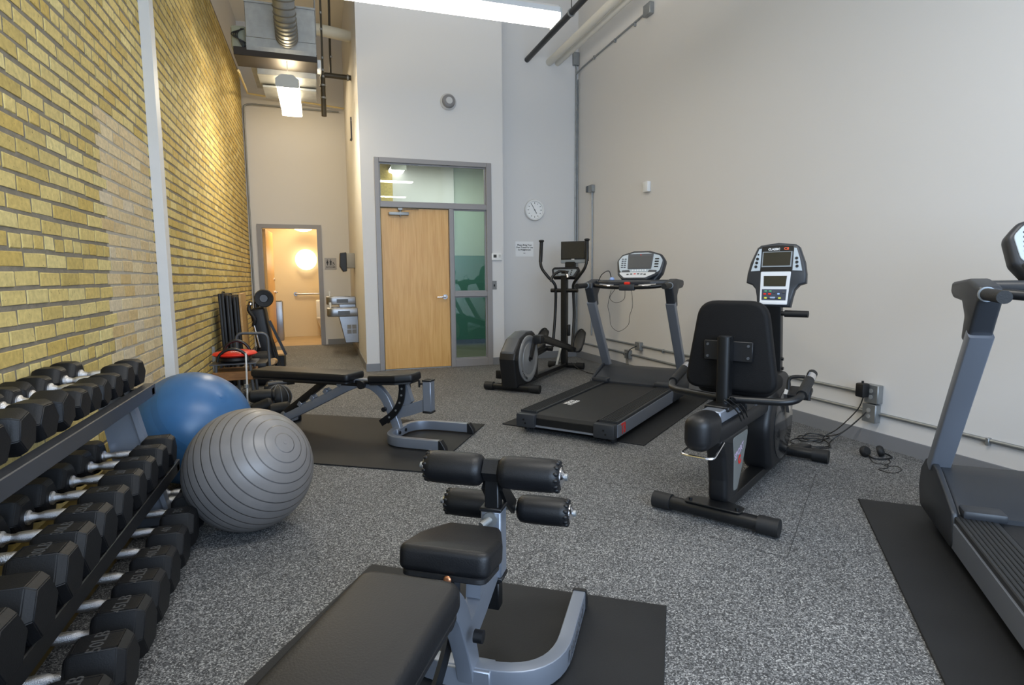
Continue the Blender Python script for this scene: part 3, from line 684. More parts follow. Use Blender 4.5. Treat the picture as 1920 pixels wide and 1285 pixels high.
# ================================================================== DUMBBELLS AND RACK
def head_mesh(thk, dia):
    """hexagonal head with flats up and down, axis along X, chamfered outer end"""
    g = bmesh.new(); r = dia/2/math.cos(PI/6)
    def ring(x, q): return [g.verts.new((x, q*r*math.cos(PI/6+PI/6+k*PI/3), q*r*math.sin(PI/6+PI/6+k*PI/3))) for k in range(6)]
    rs = [ring(0, .74), ring(.012, .93), ring(.028, 1), ring(thk-.022, 1), ring(thk-.004, .84), ring(thk, .80)]
    for a, b in zip(rs, rs[1:]):
        for i in range(6): g.faces.new((a[i], a[(i+1) % 6], b[(i+1) % 6], b[i]))
    g.faces.new(rs[0]); g.faces.new(rs[-1]); bmesh.ops.recalc_face_normals(g, faces=g.faces)
    bmesh.ops.bevel(g, geom=[e for e in g.edges if e.is_manifold and e.calc_face_angle(0) > .3], offset=.0025, segments=2, affect='EDGES')
    q = G(); q.merge(g); return q.mesh(30)
def handle_mesh(l, r):
    q = G()
    prof = [(r*1.5, 0), (r*1.5, .006), (r*1.05, .012), (r*.78, l*.18), (r*.8, l*.24), (r*1.02, l*.30), (r*1.08, l*.36), (r*1.12, l*.5), (r*1.08, l*.64), (r*1.02, l*.70), (r*.8, l*.76), (r*.78, l*.82), (r*1.05, l-.012), (r*1.5, l-.006), (r*1.5, l)]
    q.lathe(prof, M.Rotation(R(90), 4, 'Y'), 20); return q.mesh(30)
DB = {}
def dumbbell(label, loc, thk, dia, hl, num=None, rz=0, roll=0, group='hex dumbbells on the rack', simple=False):
    """loc is the right hand end of the grip"""
    t = thing('dumbbell', label, 'dumbbell', loc, rz, group); t.rotation_euler[0] = roll
    k = (thk, dia, hl)
    if k not in DB: DB[k] = (head_mesh(thk, dia), handle_mesh(hl, .0165))
    hm, gm = DB[k]
    a = link('head', hm, HEX, t); b = link('head', hm, HEX, t); b.rotation_euler = (0, 0, PI); b.location = (-hl, 0, 0)
    h = link('handle', gm, KNURL, t); h.location = (-hl, 0, 0)
    if num:
        n = text('weight_mark', num, dia*.30, basis((thk*.5, 0, dia/2), (0, 1, 0), (-1, 0, 0)), mat('worn_mark', '#37383a', .5), a, bold=.0006)
        g = G(); w, hh = thk*.36, dia*.24
        for q in ((-w, w, -hh, -hh+.002), (-w, w, hh-.002, hh), (-w, -w+.002, -hh, hh), (w-.002, w, -hh, hh)): g.bx(thk*.5+q[0], thk*.5+q[1], q[2], q[3], dia/2-.001, dia/2+.001)
        g.obj('mark_frame', HEX, a, smooth=0)
    return t
def rack():
    t = thing('dumbbell_rack', 'long grey three tier dumbbell rack along the brick wall', 'rack', (-.85, 2.1, 0))
    y0, y1 = -1.25, .99
    def at(z): return -.20*(z-.40)+.04      # front edge of the upright, local x
    for y in (y0+.1, y1):
        p = [(at(.02)+.02, 0), (at(.78), .80), (at(.78)-.13, .80), (at(.02)-.16, 0)]
        u = G().prism([(x, z) for x, z in p], .014, M.Translation((0, y, 0)) @ M.Rotation(R(90), 4, 'X'), 0).obj('upright', SILVER, t, smooth=0)
        G().sweep([(at(.02)+.02, y-.02, .0), (at(.78), y-.02, .80)], rect(.055, .02), (1, 0, 0)).obj('upright_flange', SILVER, u, smooth=0)
    # tiers: a front and a rear rail each, the front rail a turned up angle
    for z, xf, xb, nm in ((.715, .085, -.17, 'top'), (.335, .165, -.10, 'middle'), (.045, .225, -.05, 'bottom')):
        G().bx(xf-.045, xf, y0, y1+.03, z-.045, z+.012, .003, 1).obj('rail', mat('rail_metal', '#4d4f54', .32, .6) if nm == 'top' else BLACK, t, smooth=0)
        G().bx(xb-.03, xb+.02, y0, y1+.03, z-.035, z+.012, .003, 1).obj('rail', mat('gold_reflection_rail', '#6b5a2e', .42, .3), t, smooth=0)  # golden reflection of the brick wall is put into the rail colour
        for y in (y0+.1, y1): G().bx(xb, xf, y-.03, y+.01, z-.035, z-.005).obj('bracket', BLACK, t, smooth=0)
    tops = [1.62, 1.80, 1.95, 2.10, 2.235, 2.38, 2.49, 2.60, 2.745, 2.90, 3.06]
    n = len(tops)
    for i, y in enumerate(tops):
        nm = ['frontmost', 'second from the front', 'third from the front', 'fourth from the front', 'fifth from the front', 'sixth from the front', 'seventh from the front', 'eighth from the front', 'third from the rear', 'second from the rear', 'rearmost'][i]
        dumbbell('black hex dumbbell, %s on the top tier of the rack' % nm, (-.905, y, .728+(.106 if 5 <= i <= 8 else .122)/2), .105, (.106 if 5 <= i <= 8 else .122), .14, None, rz=random.uniform(-4, 4), roll=[0, .0, R(14), 0, R(25), 0, 0, R(22), 0, 0, 0][i])
    mids = [1.46, 1.63, 1.81, 1.96, 2.12, 2.30, 2.49, 2.67, 2.86, 3.03]
    for i, y in enumerate(mids):
        nm = ['frontmost', 'second from the front', 'third from the front', 'fourth from the front', 'fifth from the front', 'sixth from the front', 'fourth from the rear', 'third from the rear', 'second from the rear', 'rearmost'][i]
        f = i/9
        dumbbell('black hex dumbbell, %s on the middle tier of the rack' % nm, (-.815, y, .347+.075-.006*f), round(.15-.02*f, 3), round(.15-.012*f, 3), .155, {2: '30LB', 3: '30LB', 4: '25LB', 5: '25', 6: '20', 7: '20', 8: '15', 9: '15'}.get(i), rz=random.uniform(-2, 2))
    lows = [1.58, 1.78, 1.985, 2.17, 2.36, 2.565, 2.77, 2.98, 3.14]
    for i, y in enumerate(lows):
        nm = ['frontmost', 'second from the front', 'third from the front', 'fourth from the front', 'fifth from the front', 'fourth from the rear', 'third from the rear', 'second from the rear', 'rearmost'][i]
        f = i/8
        dumbbell('black hex dumbbell, %s on the bottom tier of the rack' % nm, (-.695, y, .057+.083-.008*f), round(.155-.03*f, 3), round(.168-.016*f, 3), .16, {0: '50LB', 1: '50LB', 2: '45LB', 3: '45LB', 4: '40LB', 5: '40', 6: '35', 7: '35'}.get(i), rz=random.uniform(-2, 2))
    # small dumbbells on the floor past the end of the rack
    for i, (x, y, z, rz, lab) in enumerate(((-.735, 3.26, .053, 2, 'nearest of the small dumbbells on the floor past the rack'), (-.735, 3.385, .053, -3, 'middle one of the small dumbbells on the floor past the rack'), (-.735, 3.51, .053, 3, 'farthest of the small dumbbells on the floor past the rack'))):
        dumbbell(lab, (x, y, z), .08, .105, .11, None, rz=rz, group='small dumbbells past the rack')
rack()

# ================================================================== WEIGHT BENCHES
def bench(label, loc, rz, near=False):
    t = thing('weight_bench', label, 'bench', loc, rz)
    # spine: rises from the rear stabiliser, arches over and drops into the U foot
    sp = curve([(-.72, 0, .05), (-.50, 0, .150), (-.26, 0, .265), (-.06, 0, .362), (.06, 0, .402), (.17, 0, .388), (.265, 0, .315), (.32, 0, .215), (.365, 0, .11), (.385, 0, .04)], 6)
    G().sweep(sp, rect(.052, .068, .008), (0, 1, 0)).obj('spine', SILVER, t, smooth=30) if False else G().sweep(sp, rect(.068, .052, .008), (0, 1, 0)).obj('spine', SILVER, t, smooth=30)
    u = fillet([(.85, -.255, .043), (.385, -.255, .043), (.385, .255, .043), (.85, .255, .043)], .20, 10)
    U = G().sweep(u, rect(.045, .07, .006), (0, 0, 1)).obj('u_foot', SILVER, t, smooth=30)
    for y in (-.255, .255):
        G().prism([(.85, .004), (.905, .004), (.90, .03), (.868, .08), (.85, .08)], .05, M.Translation((0, y+.025, 0)) @ M.Rotation(R(90), 4, 'X'), .003, 1).obj('end_cap', BLKPL, U)
    p = G().bx(.352, .417, -.075, .075, .012, .075, .003, 1).obj('foot_bracket', SILVER, U)
    for y in (-.045, .045): G().cyl((.412, y, .045), (.425, y, .045), .013, n=10).obj('bolt', BLACK, U)
    b = G().bx(-.75, -.69, -.19, .19, .01, .068, .005, 1).obj('rear_foot', SILVER, t)
    for s in (-1, 1): G().bx(-.755, -.685, s*.19, s*.225, .0, .072, .006, 1).obj('end_cap', BLKPL, b)
    ang = math.atan2(.265-.05, .46)
    for k, x in enumerate((-.50, -.38, -.25, -.12)):
        z = .05+(x+.72)*.475+.035
        G().box((x, 0, z+.012), (.04, .06, .036), M.Rotation(-ang-.5, 4, 'Y'), .003, 1).obj('notch_plate', SILVER, t)
    # black support strut of the back pad
    zt = .40 if not near else .47
    G().sweep([(-.27, 0, zt-.01), (-.66, 0, .115)], rect(.05, .05, .006), (0, 1, 0)).obj('support_strut', BLACK, t, smooth=30)
    G().cyl((-.66, -.045, .115), (-.66, .045, .115), .016).obj('strut_pin', STEEL, t)
    # pads
    x0, x1, zp = (-.90, .03, .482) if not near else (-.90, .03, .535)
    pad = [(x0, -.125), (x1, -.125), (x1, .125), (x0, .125)]
    tilt = M.Identity(4) if not near else M.Translation((x1, 0, zp)) @ M.Rotation(R(-3), 4, 'Y') @ M.Translation((-x1, 0, -zp))
    back = G().prism(rpoly(pad, .045, 6), .062, tilt @ M.Translation((0, 0, zp-.062)), .020, 4).obj('back_pad', VINYL, t, smooth=50)
    G().prism(rpoly([(x0+.01, -.118), (x1-.01, -.118), (x1-.01, .118), (x0+.01, .118)], .04, 4), .016, tilt @ M.Translation((0, 0, zp-.077)), .003, 1).obj('pad_board', BLKPL, back)
    G().prism([(x0+.25, -.028), (x1+.02, -.028), (x1+.02, .028), (x0+.25, .028)], .03, tilt @ M.Translation((0, 0, zp-.106)), .003, 1).obj('pad_rail', BLACK, back)
    if near:
        sa = [(0, -.126), (.13, -.126), (.262, -.083), (.262, .083), (.13, .126), (0, .126)]
        sm = M.Translation((.189, 0, .512-.068)) @ M.Rotation(R(9), 4, 'Y')
    else:
        sa = [(0, -.125), (.24, -.125), (.36, -.075), (.36, .075), (.24, .125), (0, .125)]
        sm = M.Translation((.195, 0, .482-.06)) @ M.Rotation(R(-3.5), 4, 'Y')
    seat = G().prism(rpoly(sa, .03, 5), .068 if near else .06, sm, .018, 4).obj('seat_pad', VINYL, t, smooth=50)
    G().prism(rpoly([(x*.94+.006, y*.94) for x, y in sa], .03, 4), .016, sm @ M.Translation((0, 0, -.014)), .003, 1).obj('pad_board', BLKPL, seat)
    if near:
        G().sph((0, 0, 0), .011, (.5, 1, 1), 12).obj('copper_bolt', mat('copper', '#b87f5c', .3, .9), seat).matrix_local = sm @ M.Translation((-.004, -.02, -.006))
    # pivot block and curved perforated adjusting arm
    G().bx(.03, .19, -.04, .04, .40, .425, .006, 1).obj('pivot_block', BLACK, t)
    for s in (-1, 1): G().cyl((.10, s*.035, .395), (.10, s*.065, .395), .032, n=20).obj('pivot_knob', BLKPL, t)
    arm = curve([(.445, -.0, .425), (.445, -.0, .36), (.425, -.0, .275), (.365, -.0, .185), (.255, -.0, .105)], 6)
    if near: arm = [q-V((.05, 0, .03)) for q in arm]
    a = G().sweep([q+V((0, .04 if near else -.04, 0)) for q in arm], rect(.052, .012), (0, 1, 0)).obj('adjusting_arm', BLACK, t, smooth=30)
    if not near: G().sweep([q+V((0, .04, 0)) for q in arm], rect(.052, .012), (0, 1, 0)).obj('adjusting_arm', BLACK, t, smooth=30)
    for i in range(4, len(arm)-1, 4 if not near else 99): G().cyl(arm[i]+V((0, -.050, 0)), arm[i]+V((0, -.0445, 0)), .008, n=10).obj('adjusting_hole', STEEL, a)
    G().cyl((.30, -.05, .22), (.30, -.075, .22), .018, n=14).obj('pull_pin', BLKPL, t)
    # receptacle post with its gusset
    G().sweep([(.33, 0, .175), (.48, 0, .215), (.62, 0, .265)], rect(.085, .045), (0, 1, 0)).obj('holder_arm', SILVER, t, smooth=0)
    G().prism([(.455, .415), (.472, .415), (.515, .285), (.49, .26), (.43, .25)], .045, M.Translation((0, .0225, 0)) @ M.Rotation(R(90), 4, 'X')).obj('gusset_plate', SILVER, t, smooth=0)
    h = G().bx(.612, .68, -.034, .034, .218, .445, .005, 1).obj('holder_post', SILVER, t)
    G().bx(.609, .683, -.037, .037, .443, .456, .003, 1).obj('post_collar', BLKPL, h); G().bx(.609, .683, -.037, .037, .205, .22, .003, 1).obj('post_collar', BLKPL, h)
    if not near:
        G().bx(.622, .67, -.024, .024, .4555, .4575).obj('post_mouth', mat('pitch_dark', '#060606', .8), h, smooth=0)
        g = G().cyl((.612, 0, .42), (.575, 0, .42), .007); g.box((.57, 0, .42), (.016, .012, .055), None, .005, 2); g.obj('clamp_knob', BLKPL, t)
    else:
        g = G().cyl((.612, .0, .42), (.575, .02, .41), .012).cyl((.612, 0, .42), (.603, 0, .42), .024, n=20); g.obj('clamp_knob', STEEL, t)
        # leg developer with four rollers
        d = G().bx(.622, .672, -.024, .024, .19, .60, .004, 1).bx(.622, .668, -.022, .022, .10, .20, .003, 1).obj('leg_developer_post', BLACK, t)
        G().bx(.63, .665, .024, .0246, .50, .515).obj('post_hole', STEEL, d, smooth=0)
        G().sweep([(.647, -.03, .53), (.70, -.03, .47), (.79, -.03, .395)], rect(.05, .012), (0, 1, 0)).obj('lower_arm', BLACK, t, smooth=30)
        G().sweep([(.647, .03, .53), (.70, .03, .47), (.79, .03, .395)], rect(.05, .012), (0, 1, 0)).obj('lower_arm', BLACK, t, smooth=30)
        cl = G().sweep([(.622, 0, .545), (.60, 0, .578), (.625, 0, .612), (.66, 0, .605)], rect(.006, .05), (0, 1, 0)).obj('pad_strap', VINYL, t, smooth=30)
        for x, z, r in ((.63, .576, .053), (.80, .388, .049)):
            G().cyl((x, -.25, z), (x, .25, z), .011).obj('roller_rod', STEEL, t)
            for s in (-1, 1):
                a0, a1 = (.028, .228) if z > .5 else (.045, .228)
                l = a1-a0
                pr = [(.013, 0), (r*.72, 0), (r*.95, .012), (r, .03), (r*1.02, l/2), (r, l-.03), (r*.95, l-.012), (r*.72, l), (.013, l)]
                m4 = M.Translation((x, s*a0, z)) @ M.Rotation(R(-90*s), 4, 'X')
                ro = G().lathe(pr, m4, 32).obj('roller_pad', VINYL, t, smooth=60)
                g = G()
                for k in range(14):
                    a = 2*PI*k/14; c = V((x+math.cos(a)*r*.86, s*(a1-.010), z+math.sin(a)*r*.86)); g.sph(c, .0072, (1, 1.4, 1), 8)
                g.obj('gathered_pleats', VINYL, ro, kind='stuff')
                G().lathe([(0, 0), (.032, 0), (.032, .004), (.020, .008), (.014, .013), (0, .014)], M.Translation((x, s*(a1+.0), z)) @ M.Rotation(R(-90*s), 4, 'X'), 20).obj('end_nut', CHROME, ro)
        G().bx(.475, .495, .02, .045, .33, .37, .006, 2).obj('red_tab', RED, t) if False else G().sph((.445, -.045, .375), .018, (1, .6, 1.3), 14).obj('red_tab', RED, t)
        text('lettering', 'PARAMOUNT', .045, basis((.66, -.2785, .043), (1, 0, 0), (0, 0, 1)), GREYP, U, bold=.001)
    return t
bench('flat black weight bench with silver U foot, standing near the wooden door', (.218, 4.624, 0.010), -36.87)
bench('black weight bench with four foam rollers nearest the viewer', (.157, 1.239, 0.010), 56.35, near=True)

# ================================================================== TREADMILL
def treadmill(label, loc, rz):
    t = thing('treadmill', label, 'treadmill', loc, rz)
    W = .411
    # running deck
    G().bx(.03, 1.5, -.30, .30, .05, .125, .004, 1).obj('deck_frame', BLACK, t, smooth=0)
    bp = [(.045, .10), (.03, .125), (.045, .150), (.075, .158), (1.50, .176), (1.50, .12), (.075, .095)]
    belt = G().prism(bp, .50, M.Translation((0, .25, 0)) @ M.Rotation(R(90), 4, 'X'), 0).obj('running_belt', BELT, t, smooth=40)
    for k, s in enumerate(('VISION', 'FITNESS')):
        text('lettering', s, .050, basis((.52-k*.0, .20-k*.045, .1646), (1, 0, .0125), (0, 1, 0)), WHP, belt, bold=.001, ext=.0004)
    for s in (-1, 1):
        r = G().prism([(.07, .135), (1.48, .155), (1.48, .190), (.07, .168)], .15, M.Translation((0, s*.335+.075, 0)) @ M.Rotation(R(90), 4, 'X'), .004, 1).obj('side_rail', mat('rail_plastic', '#26282b', .55, bump=.15, bscale=200), t)
        g = G()
        for q in range(7): g.prism([(.08, .1685), (1.45, .189), (1.45, .192), (.08, .1715)], .006, M.Translation((0, s*.335+.06-q*.018, 0)) @ M.Rotation(R(90), 4, 'X'))
        g.obj('grip_ribs', BLKRUB, r, smooth=0)
        pnl = G().prism([(.06, .050), (1.42, .056), (1.42, .165), (.06, .145)], .012, M.Translation((0, s*W+.006, 0)) @ M.Rotation(R(90), 4, 'X'), .002, 1).obj('side_panel', SILVER, t)
        if s < 0:
            text('lettering', 'T8', .115, basis((.17, -W-.0065, .098), (1, 0, .015), (.25, 0, 1)), REDP, pnl, bold=.002, squash=.72)
        cap = G().bx(0, .075, s*W-.0, s*(W-.165), .045, .152, .010, 2).obj('rear_cap', HOOD, t)
        for dz in (-.015, .012): G().cyl((-.002, s*(W-.075)+dz*.6, .095+dz), (.004, s*(W-.075)+dz*.6, .095+dz), .008, n=10).obj('screw_hole', BLACK, cap)
        G().cyl((.10, s*.36, .0105), (.10, s*.36, .06), .03, n=14).obj('levelling_foot', BLKRUB, t)
        G().cyl((1.75, s*.36-.02, .046), (1.75, s*.36+.02, .046), .035, n=16).obj('wheel', BLKRUB, t)
    G().bx(.02, .05, -.30, .30, .055, .068).obj('rear_crossbar', SILVER, t, smooth=0)
    # motor hood with shaped side plates
    side = [(1.40, .055), (1.44, .205), (1.55, .255), (1.70, .315), (1.80, .335), (1.88, .315), (1.95, .25), (1.97, .15), (1.93, .06)]
    top = [(1.46, .195), (1.50, .225), (1.58, .255), (1.70, .30), (1.80, .315), (1.88, .295), (1.94, .23), (1.95, .12), (1.90, .06), (1.46, .06)]
    hood = G().prism(top, .79, M.Translation((0, .395, 0)) @ M.Rotation(R(90), 4, 'X'), .012, 3).obj('motor_hood', HOOD, t, smooth=50)
    for s in (-1, 1):
        G().prism(rpoly(side, .03, 3), .026, M.Translation((0, s*(W-.002)+.013, 0)) @ M.Rotation(R(90), 4, 'X'), .008, 2).obj('hood_side_plate', HOOD, t, smooth=50)
        G().bx(1.42, 1.62, s*.23, s*.385, .185, .225, .012, 2).obj('hood_ledge', HOOD, hood)
        # upright leaning back toward the runner
        up = G().sweep([(1.80, s*.388, .30), (1.385, s*.388, .975)], rect(.058, .085, .010), (0, 1, 0)).obj('upright', SILVER, t, smooth=30)
        # moulded joint between upright and console bar
        j = [(1.315, 1.165), (1.30, 1.11), (1.345, 1.03), (1.40, .92), (1.475, .945), (1.455, 1.04), (1.50, 1.10), (1.62, 1.11), (1.66, 1.135), (1.65, 1.18), (1.45, 1.195)]
        G().prism(rpoly(j, .02, 3), .082, M.Translation((0, s*.388+.041, 0)) @ M.Rotation(R(90), 4, 'X'), .014, 3).obj('upright_joint', HOOD, t, smooth=50)
        # short hand grip pointing at the runner
        g = G().tube([(1.33, s*.40, 1.135), (1.28, s*.405, 1.135), (1.10, s*.41, 1.13)], .024, 16).obj('side_handle', FOAM, t)
        G().cyl((1.30, s*.404, 1.135), (1.285, s*.405, 1.135), .029).obj('handle_ring', CONS, g)
    # cross bar with pulse grips
    bar = G().tube(curve([(1.36, -.37, 1.14), (1.30, -.22, 1.125), (1.285, 0, 1.118), (1.30, .22, 1.125), (1.36, .37, 1.14)], 6), .020, 14).obj('cross_bar', BLACK, t)
    for s in (-1, 1): G().tube(curve([(1.293, s*.12, 1.121), (1.30, s*.20, 1.125), (1.32, s*.27, 1.13)], 4), .023, 14).obj('pulse_grip', CHROME, bar)
    k = G().bx(1.262, 1.31, -.085, .065, 1.088, 1.145, .010, 2).obj('stop_key_block', HOOD, t)
    G().box((1.285, -.01, 1.155), (.03, .055, .026), None, .008, 2).obj('stop_key', RED, k)
    # dash tray carrying the console
    tray = rpoly([(1.44, -.43), (1.36, -.20), (1.35, .20), (1.44, .43), (1.66, .42), (1.74, .24), (1.76, 0), (1.74, -.24), (1.66, -.42)], .05, 4)
    G().prism(tray, .055, M.Translation((0, 0, 1.130)), .02, 3).obj('dash_tray', HOOD, t, smooth=50)
    # console: tilted rounded panel
    cm = basis((1.62, 0, 1.155), (0, -1, 0), (.32, 0, 1))      # local x = right for the runner, y = up, z = toward runner
    out = rpoly([(-.155, .0), (.155, .0), (.225, .10), (.245, .22), (.20, .285), (.08, .322), (-.08, .322), (-.20, .285), (-.245, .22), (-.225, .10)], .05, 5)
    con = G().prism(out, .085, cm @ M.Translation((0, 0, -.06)), .022, 3).obj('console', HOOD, t, smooth=50)
    inn = rpoly([(-.14, .075), (.14, .075), (.20, .115), (.222, .22), (.185, .268), (.07, .298), (-.07, .298), (-.185, .268), (-.222, .22), (-.20, .115)], .04, 5)
    G().prism(inn, .006, cm @ M.Translation((0, 0, .0235)), .002, 1).obj('console_face', CONSLT, con)
    G().prism(rpoly([(-.118, .13), (.118, .13), (.128, .285), (-.128, .285)], .01, 3), .004, cm @ M.Translation((0, 0, .029)), .001, 1).obj('display_bezel', GREYPL, con)
    G().prism([(-.105, .142), (.105, .142), (.112, .26), (-.112, .26)], .002, cm @ M.Translation((0, 0, .0325))).obj('display', SCREENG, con, smooth=0)
    text('lettering', 'T8', .016, cm @ M.Translation((0, .272, .0335)), REDP, con)
    for s in (-1, 1):
        for q in range(5 if s < 0 else 4):
            yy = .235-q*.021 if s < 0 else .232-q*.026
            for dx in ((-.014, .014) if s < 0 else (0,)):
                w_ = .011 if s < 0 else .022
                G().box((0, 0, 0), (w_*2*.9, .009 if s < 0 else .013, .006), None, .002, 1).obj('button', GREYP if s < 0 else BLKPL, con).matrix_local = cm @ M.Translation((s*.165+dx, yy, .031))
        G().prism(rpoly([(s*.075, .082), (s*.15, .082), (s*.185, .118), (s*.10, .122)][::s], .01, 3), .003, cm @ M.Translation((0, 0, .029))).obj('speaker_grille', GREYPL, con)
    for q in range(6): G().cyl((0, 0, 0), (0, 0, .005), .0085, n=14).obj('button', WHP, con).matrix_local = cm @ M.Translation((-.062+q*.025, .118, .029))
    # small lower keypad lip
    lip = rpoly([(-.17, 0), (.17, 0), (.21, .055), (.0, .07), (-.21, .055)], .03, 4)
    lm = basis((1.50, 0, 1.175), (0, -1, 0), (1, 0, .55))
    lp = G().prism(rpoly([(-.12, 0), (.12, 0), (.20, .10), (.205, .13), (-.205, .13), (-.20, .10)], .04, 5), .03, lm, .010, 2).obj('keypad_lip', HOOD, t, smooth=50)
    G().prism(rpoly([(-.105, .012), (.105, .012), (.175, .09), (.18, .115), (-.18, .115), (-.175, .09)], .03, 5), .003, lm @ M.Translation((0, 0, .029)), .001, 1).obj('keypad_face', CONSW, lp)
    for q in range(6): G().box((0, 0, 0), (.024, .018, .006), None, .003, 1).obj('button', (BLKPL, BLKPL, RED, BLKPL, GREYP, BLKPL)[q], lp).matrix_local = lm @ M.Translation((-.085+q*.034, .07+.010*math.sin(q*PI/5), .033))
    return t
t1 = treadmill('silver and black treadmill in the middle, in front of the elliptical trainer', (1.691, 3.944, .0), 40.0)
t2 = dup(t1); t2.location = (1.885, .31, 0); t2.rotation_euler = (0, 0, R(49)); t2['label'] = 'silver and black treadmill cut off by the right edge of the photo'
t1['group'] = t2['group'] = 'treadmills'
def cord(name, owner, pts, r=.003, m=None, n=6, sub=8):
    o = V(pts[0]); t = G().tube([p-o for p in curve(pts, sub)], r, n).obj(name, m or BLACK, owner, smooth=60); t.matrix_local = owner.matrix_basis.inverted() @ M.Translation(o)
    return t
XZ = lambda y: M.Translation((0, y, 0)) @ M.Rotation(R(90), 4, 'X')      # local xy -> xz, extrudes toward -y
# ================================================================== ELLIPTICAL TRAINER
def elliptical():
    t = thing('elliptical_trainer', 'black elliptical trainer with a small television, in the recessed corner', 'elliptical', (1.90, 5.82, 0), 47)
    for x, w, nm in ((.02, .31, 'rear_foot'), (1.75, .235, 'front_foot')):
        f = G().cyl((x, -w, .045), (x, w, .045), .036, n=20).obj(nm, BLACK, t)
        for s in (-1, 1): G().cyl((x, s*(w-.09), .045), (x, s*(w+.012), .045), .044, n=20).obj('foot_cap', BLKRUB, f)
    G().sweep([(.05, 0, .06), (1.72, 0, .06)], rect(.075, .05, .006), (0, 0, 1)).obj('base_rail', BLACK, t, smooth=30)
    hp = rpoly([(-.05, .05), (-.115, .36), (-.09, .43), (.06, .565), (.25, .615), (.42, .612), (.52, .54), (.55, .30), (.53, .05)], [.01, .02, .05, .10, .10, .03, .06, .05, .01], 5)
    hs = G().prism(hp, .185, XZ(.0925), .02, 3).obj('drive_housing', BLKPL, t, smooth=50)
    G().prism(rpoly([(-.10, .415), (-.085, .445), (.065, .575), (.25, .627), (.43, .622), (.42, .60), (.25, .60), (.07, .55)], .006, 2), .14, XZ(.07), .004, 2).obj('top_cover', GREYPL, hs, smooth=50)
    for s in (-1, 1):
        m4 = M.Translation((.24, s*.093, .335)) @ M.Rotation(R(-90*s), 4, 'X')
        d = G().lathe([(.255, 0), (.255, .012), (.245, .016), (.20, .016), (.196, .013), (.17, .013), (.166, .017), (.06, .018), (.05, .022), (0, .022)], m4, 48).obj('side_disc', mat('disc_silver', '#a3a4a5', .35, .5), t)
        G().cyl((.24, s*.112, .335), (.24, s*.120, .335), .034, n=20).obj('disc_hub', BLACK, d)
        if s < 0:
            for k, ch in enumerate('VISION'):
                a = R(212+k*8.0); rr = .222
                text('lettering', ch, .040, basis((.24+rr*math.cos(a), -.1105, .335+rr*math.sin(a)), (-math.sin(a), 0, math.cos(a)), (-math.cos(a), 0, -math.sin(a))), BLKP, d, bold=.001)
            G().prism([(.035, .0), (.055, .01), (.045, .03)], .001, XZ(-.1098)).obj('red_mark', REDP, d, smooth=0)
    # crank, foot bars and pedals
    for s, cx, cz in ((-1, .36, .535), (1, .14, .16)):
        G().sweep([(.24, s*.125, .335), (cx, s*.125, cz)], rect(.06, .025), (0, 1, 0)).obj('crank_arm', BLACK, t, smooth=0)
        G().bx(cx-.07, cx+.05, s*.13, s*.225, cz-.045, cz+.05, .012, 2).obj('crank_joint', BLKPL, t)
        ex, ez = 1.50, .29
        G().sweep([(cx, s*.20, cz), (ex, s*.20, ez)], rect(.05, .075, .010), (0, 1, 0)).obj('foot_bar', BLACK, t, smooth=30)
        G().sweep([(cx+.1, s*.175, cz+.03), (ex-.1, s*.17, ez+.06)], rect(.03, .03), (0, 1, 0)).obj('foot_rod', BLACK, t, smooth=0)
        G().cyl((ex+.02, s*.11, ez), (ex+.02, s*.26, ez), .035, n=16).obj('bar_pivot', BLKPL, t)
        # platform: long rounded tray tilted steeply
        pm = M.Translation((1.53, s*.255, .40)) @ M.Rotation(R(-52), 4, 'Y')
        p = G().prism(rpoly([(-.16, -.06), (.16, -.068), (.16, .068), (-.16, .06)], .055, 6), .03, pm @ M.Translation((0, 0, -.015)), .008, 2).obj('pedal', BLKPL, t, smooth=50)
        G().tube([pm @ V((.17*math.cos(a), .068*math.sin(a)*1.05, .018)) for a in [k*PI/10 for k in range(20)]], .009, 8, closed=True).obj('pedal_rim', BLKRUB, p)
        # swinging arm: straight lower part, bulging bow and vertical grip
        x = 1.66 if s > 0 else 1.70
        ar = G().tube(curve([(1.60, s*.135, .30), (x, s*.125, .7), (x, s*.115, 1.02), (x-.02, s*.125, 1.13), (x-.05, s*.21, 1.23), (x-.06, s*.29, 1.34), (x-.05, s*.312, 1.46), (x-.03, s*.305, 1.66)], 7), .019, 12).obj('swing_arm', BLACK, t)
        G().tube([(x-.045, s*.312, 1.42), (x-.03, s*.305, 1.68)], .0235, 14).obj('foam_grip', FOAM, ar)
        G().lathe([(0, 0), (.024, 0), (.036, .012), (.034, .026), (.018, .032), (0, .032)], M.Translation((x-.03, s*.305, 1.675)), 18).obj('grip_knob', BLKRUB, ar)
    G().cyl((1.67, -.185, 1.045), (1.67, .185, 1.045), .026, n=16).obj('arm_axle', BLACK, t)
    mast = G().sweep([(1.68, 0, .06), (1.68, 0, 1.24)], rect(.075, .10, .012), (1, 0, 0)).obj('mast', BLACK, t, smooth=30)
    G().sweep([(1.47, .03, .08), (1.63, .03, .30)], rect(.02, .03), (0, 1, 0)).obj('brace', STEEL, t, smooth=0)
    G().bx(1.62, 1.67, -.09, -.05, .45, .60, .01, 2).obj('cable_box', BLKPL, mast)
    # console with the front grip hoop
    cm = basis((1.66, 0, 1.20), (0, -1, 0), (.75, 0, 1))
    c = G().prism(rpoly([(-.15, 0), (.15, 0), (.195, .13), (.17, .17), (-.17, .17), (-.195, .13)], .03, 4), .06, cm @ M.Translation((0, 0, -.03)), .012, 2).obj('console', BLKPL, t, smooth=50)
    G().prism(rpoly([(-.125, .02), (.125, .02), (.165, .125), (-.165, .125)], .015, 3), .004, cm @ M.Translation((0, 0, .0295)), .001, 1).obj('console_face', CONS, c)
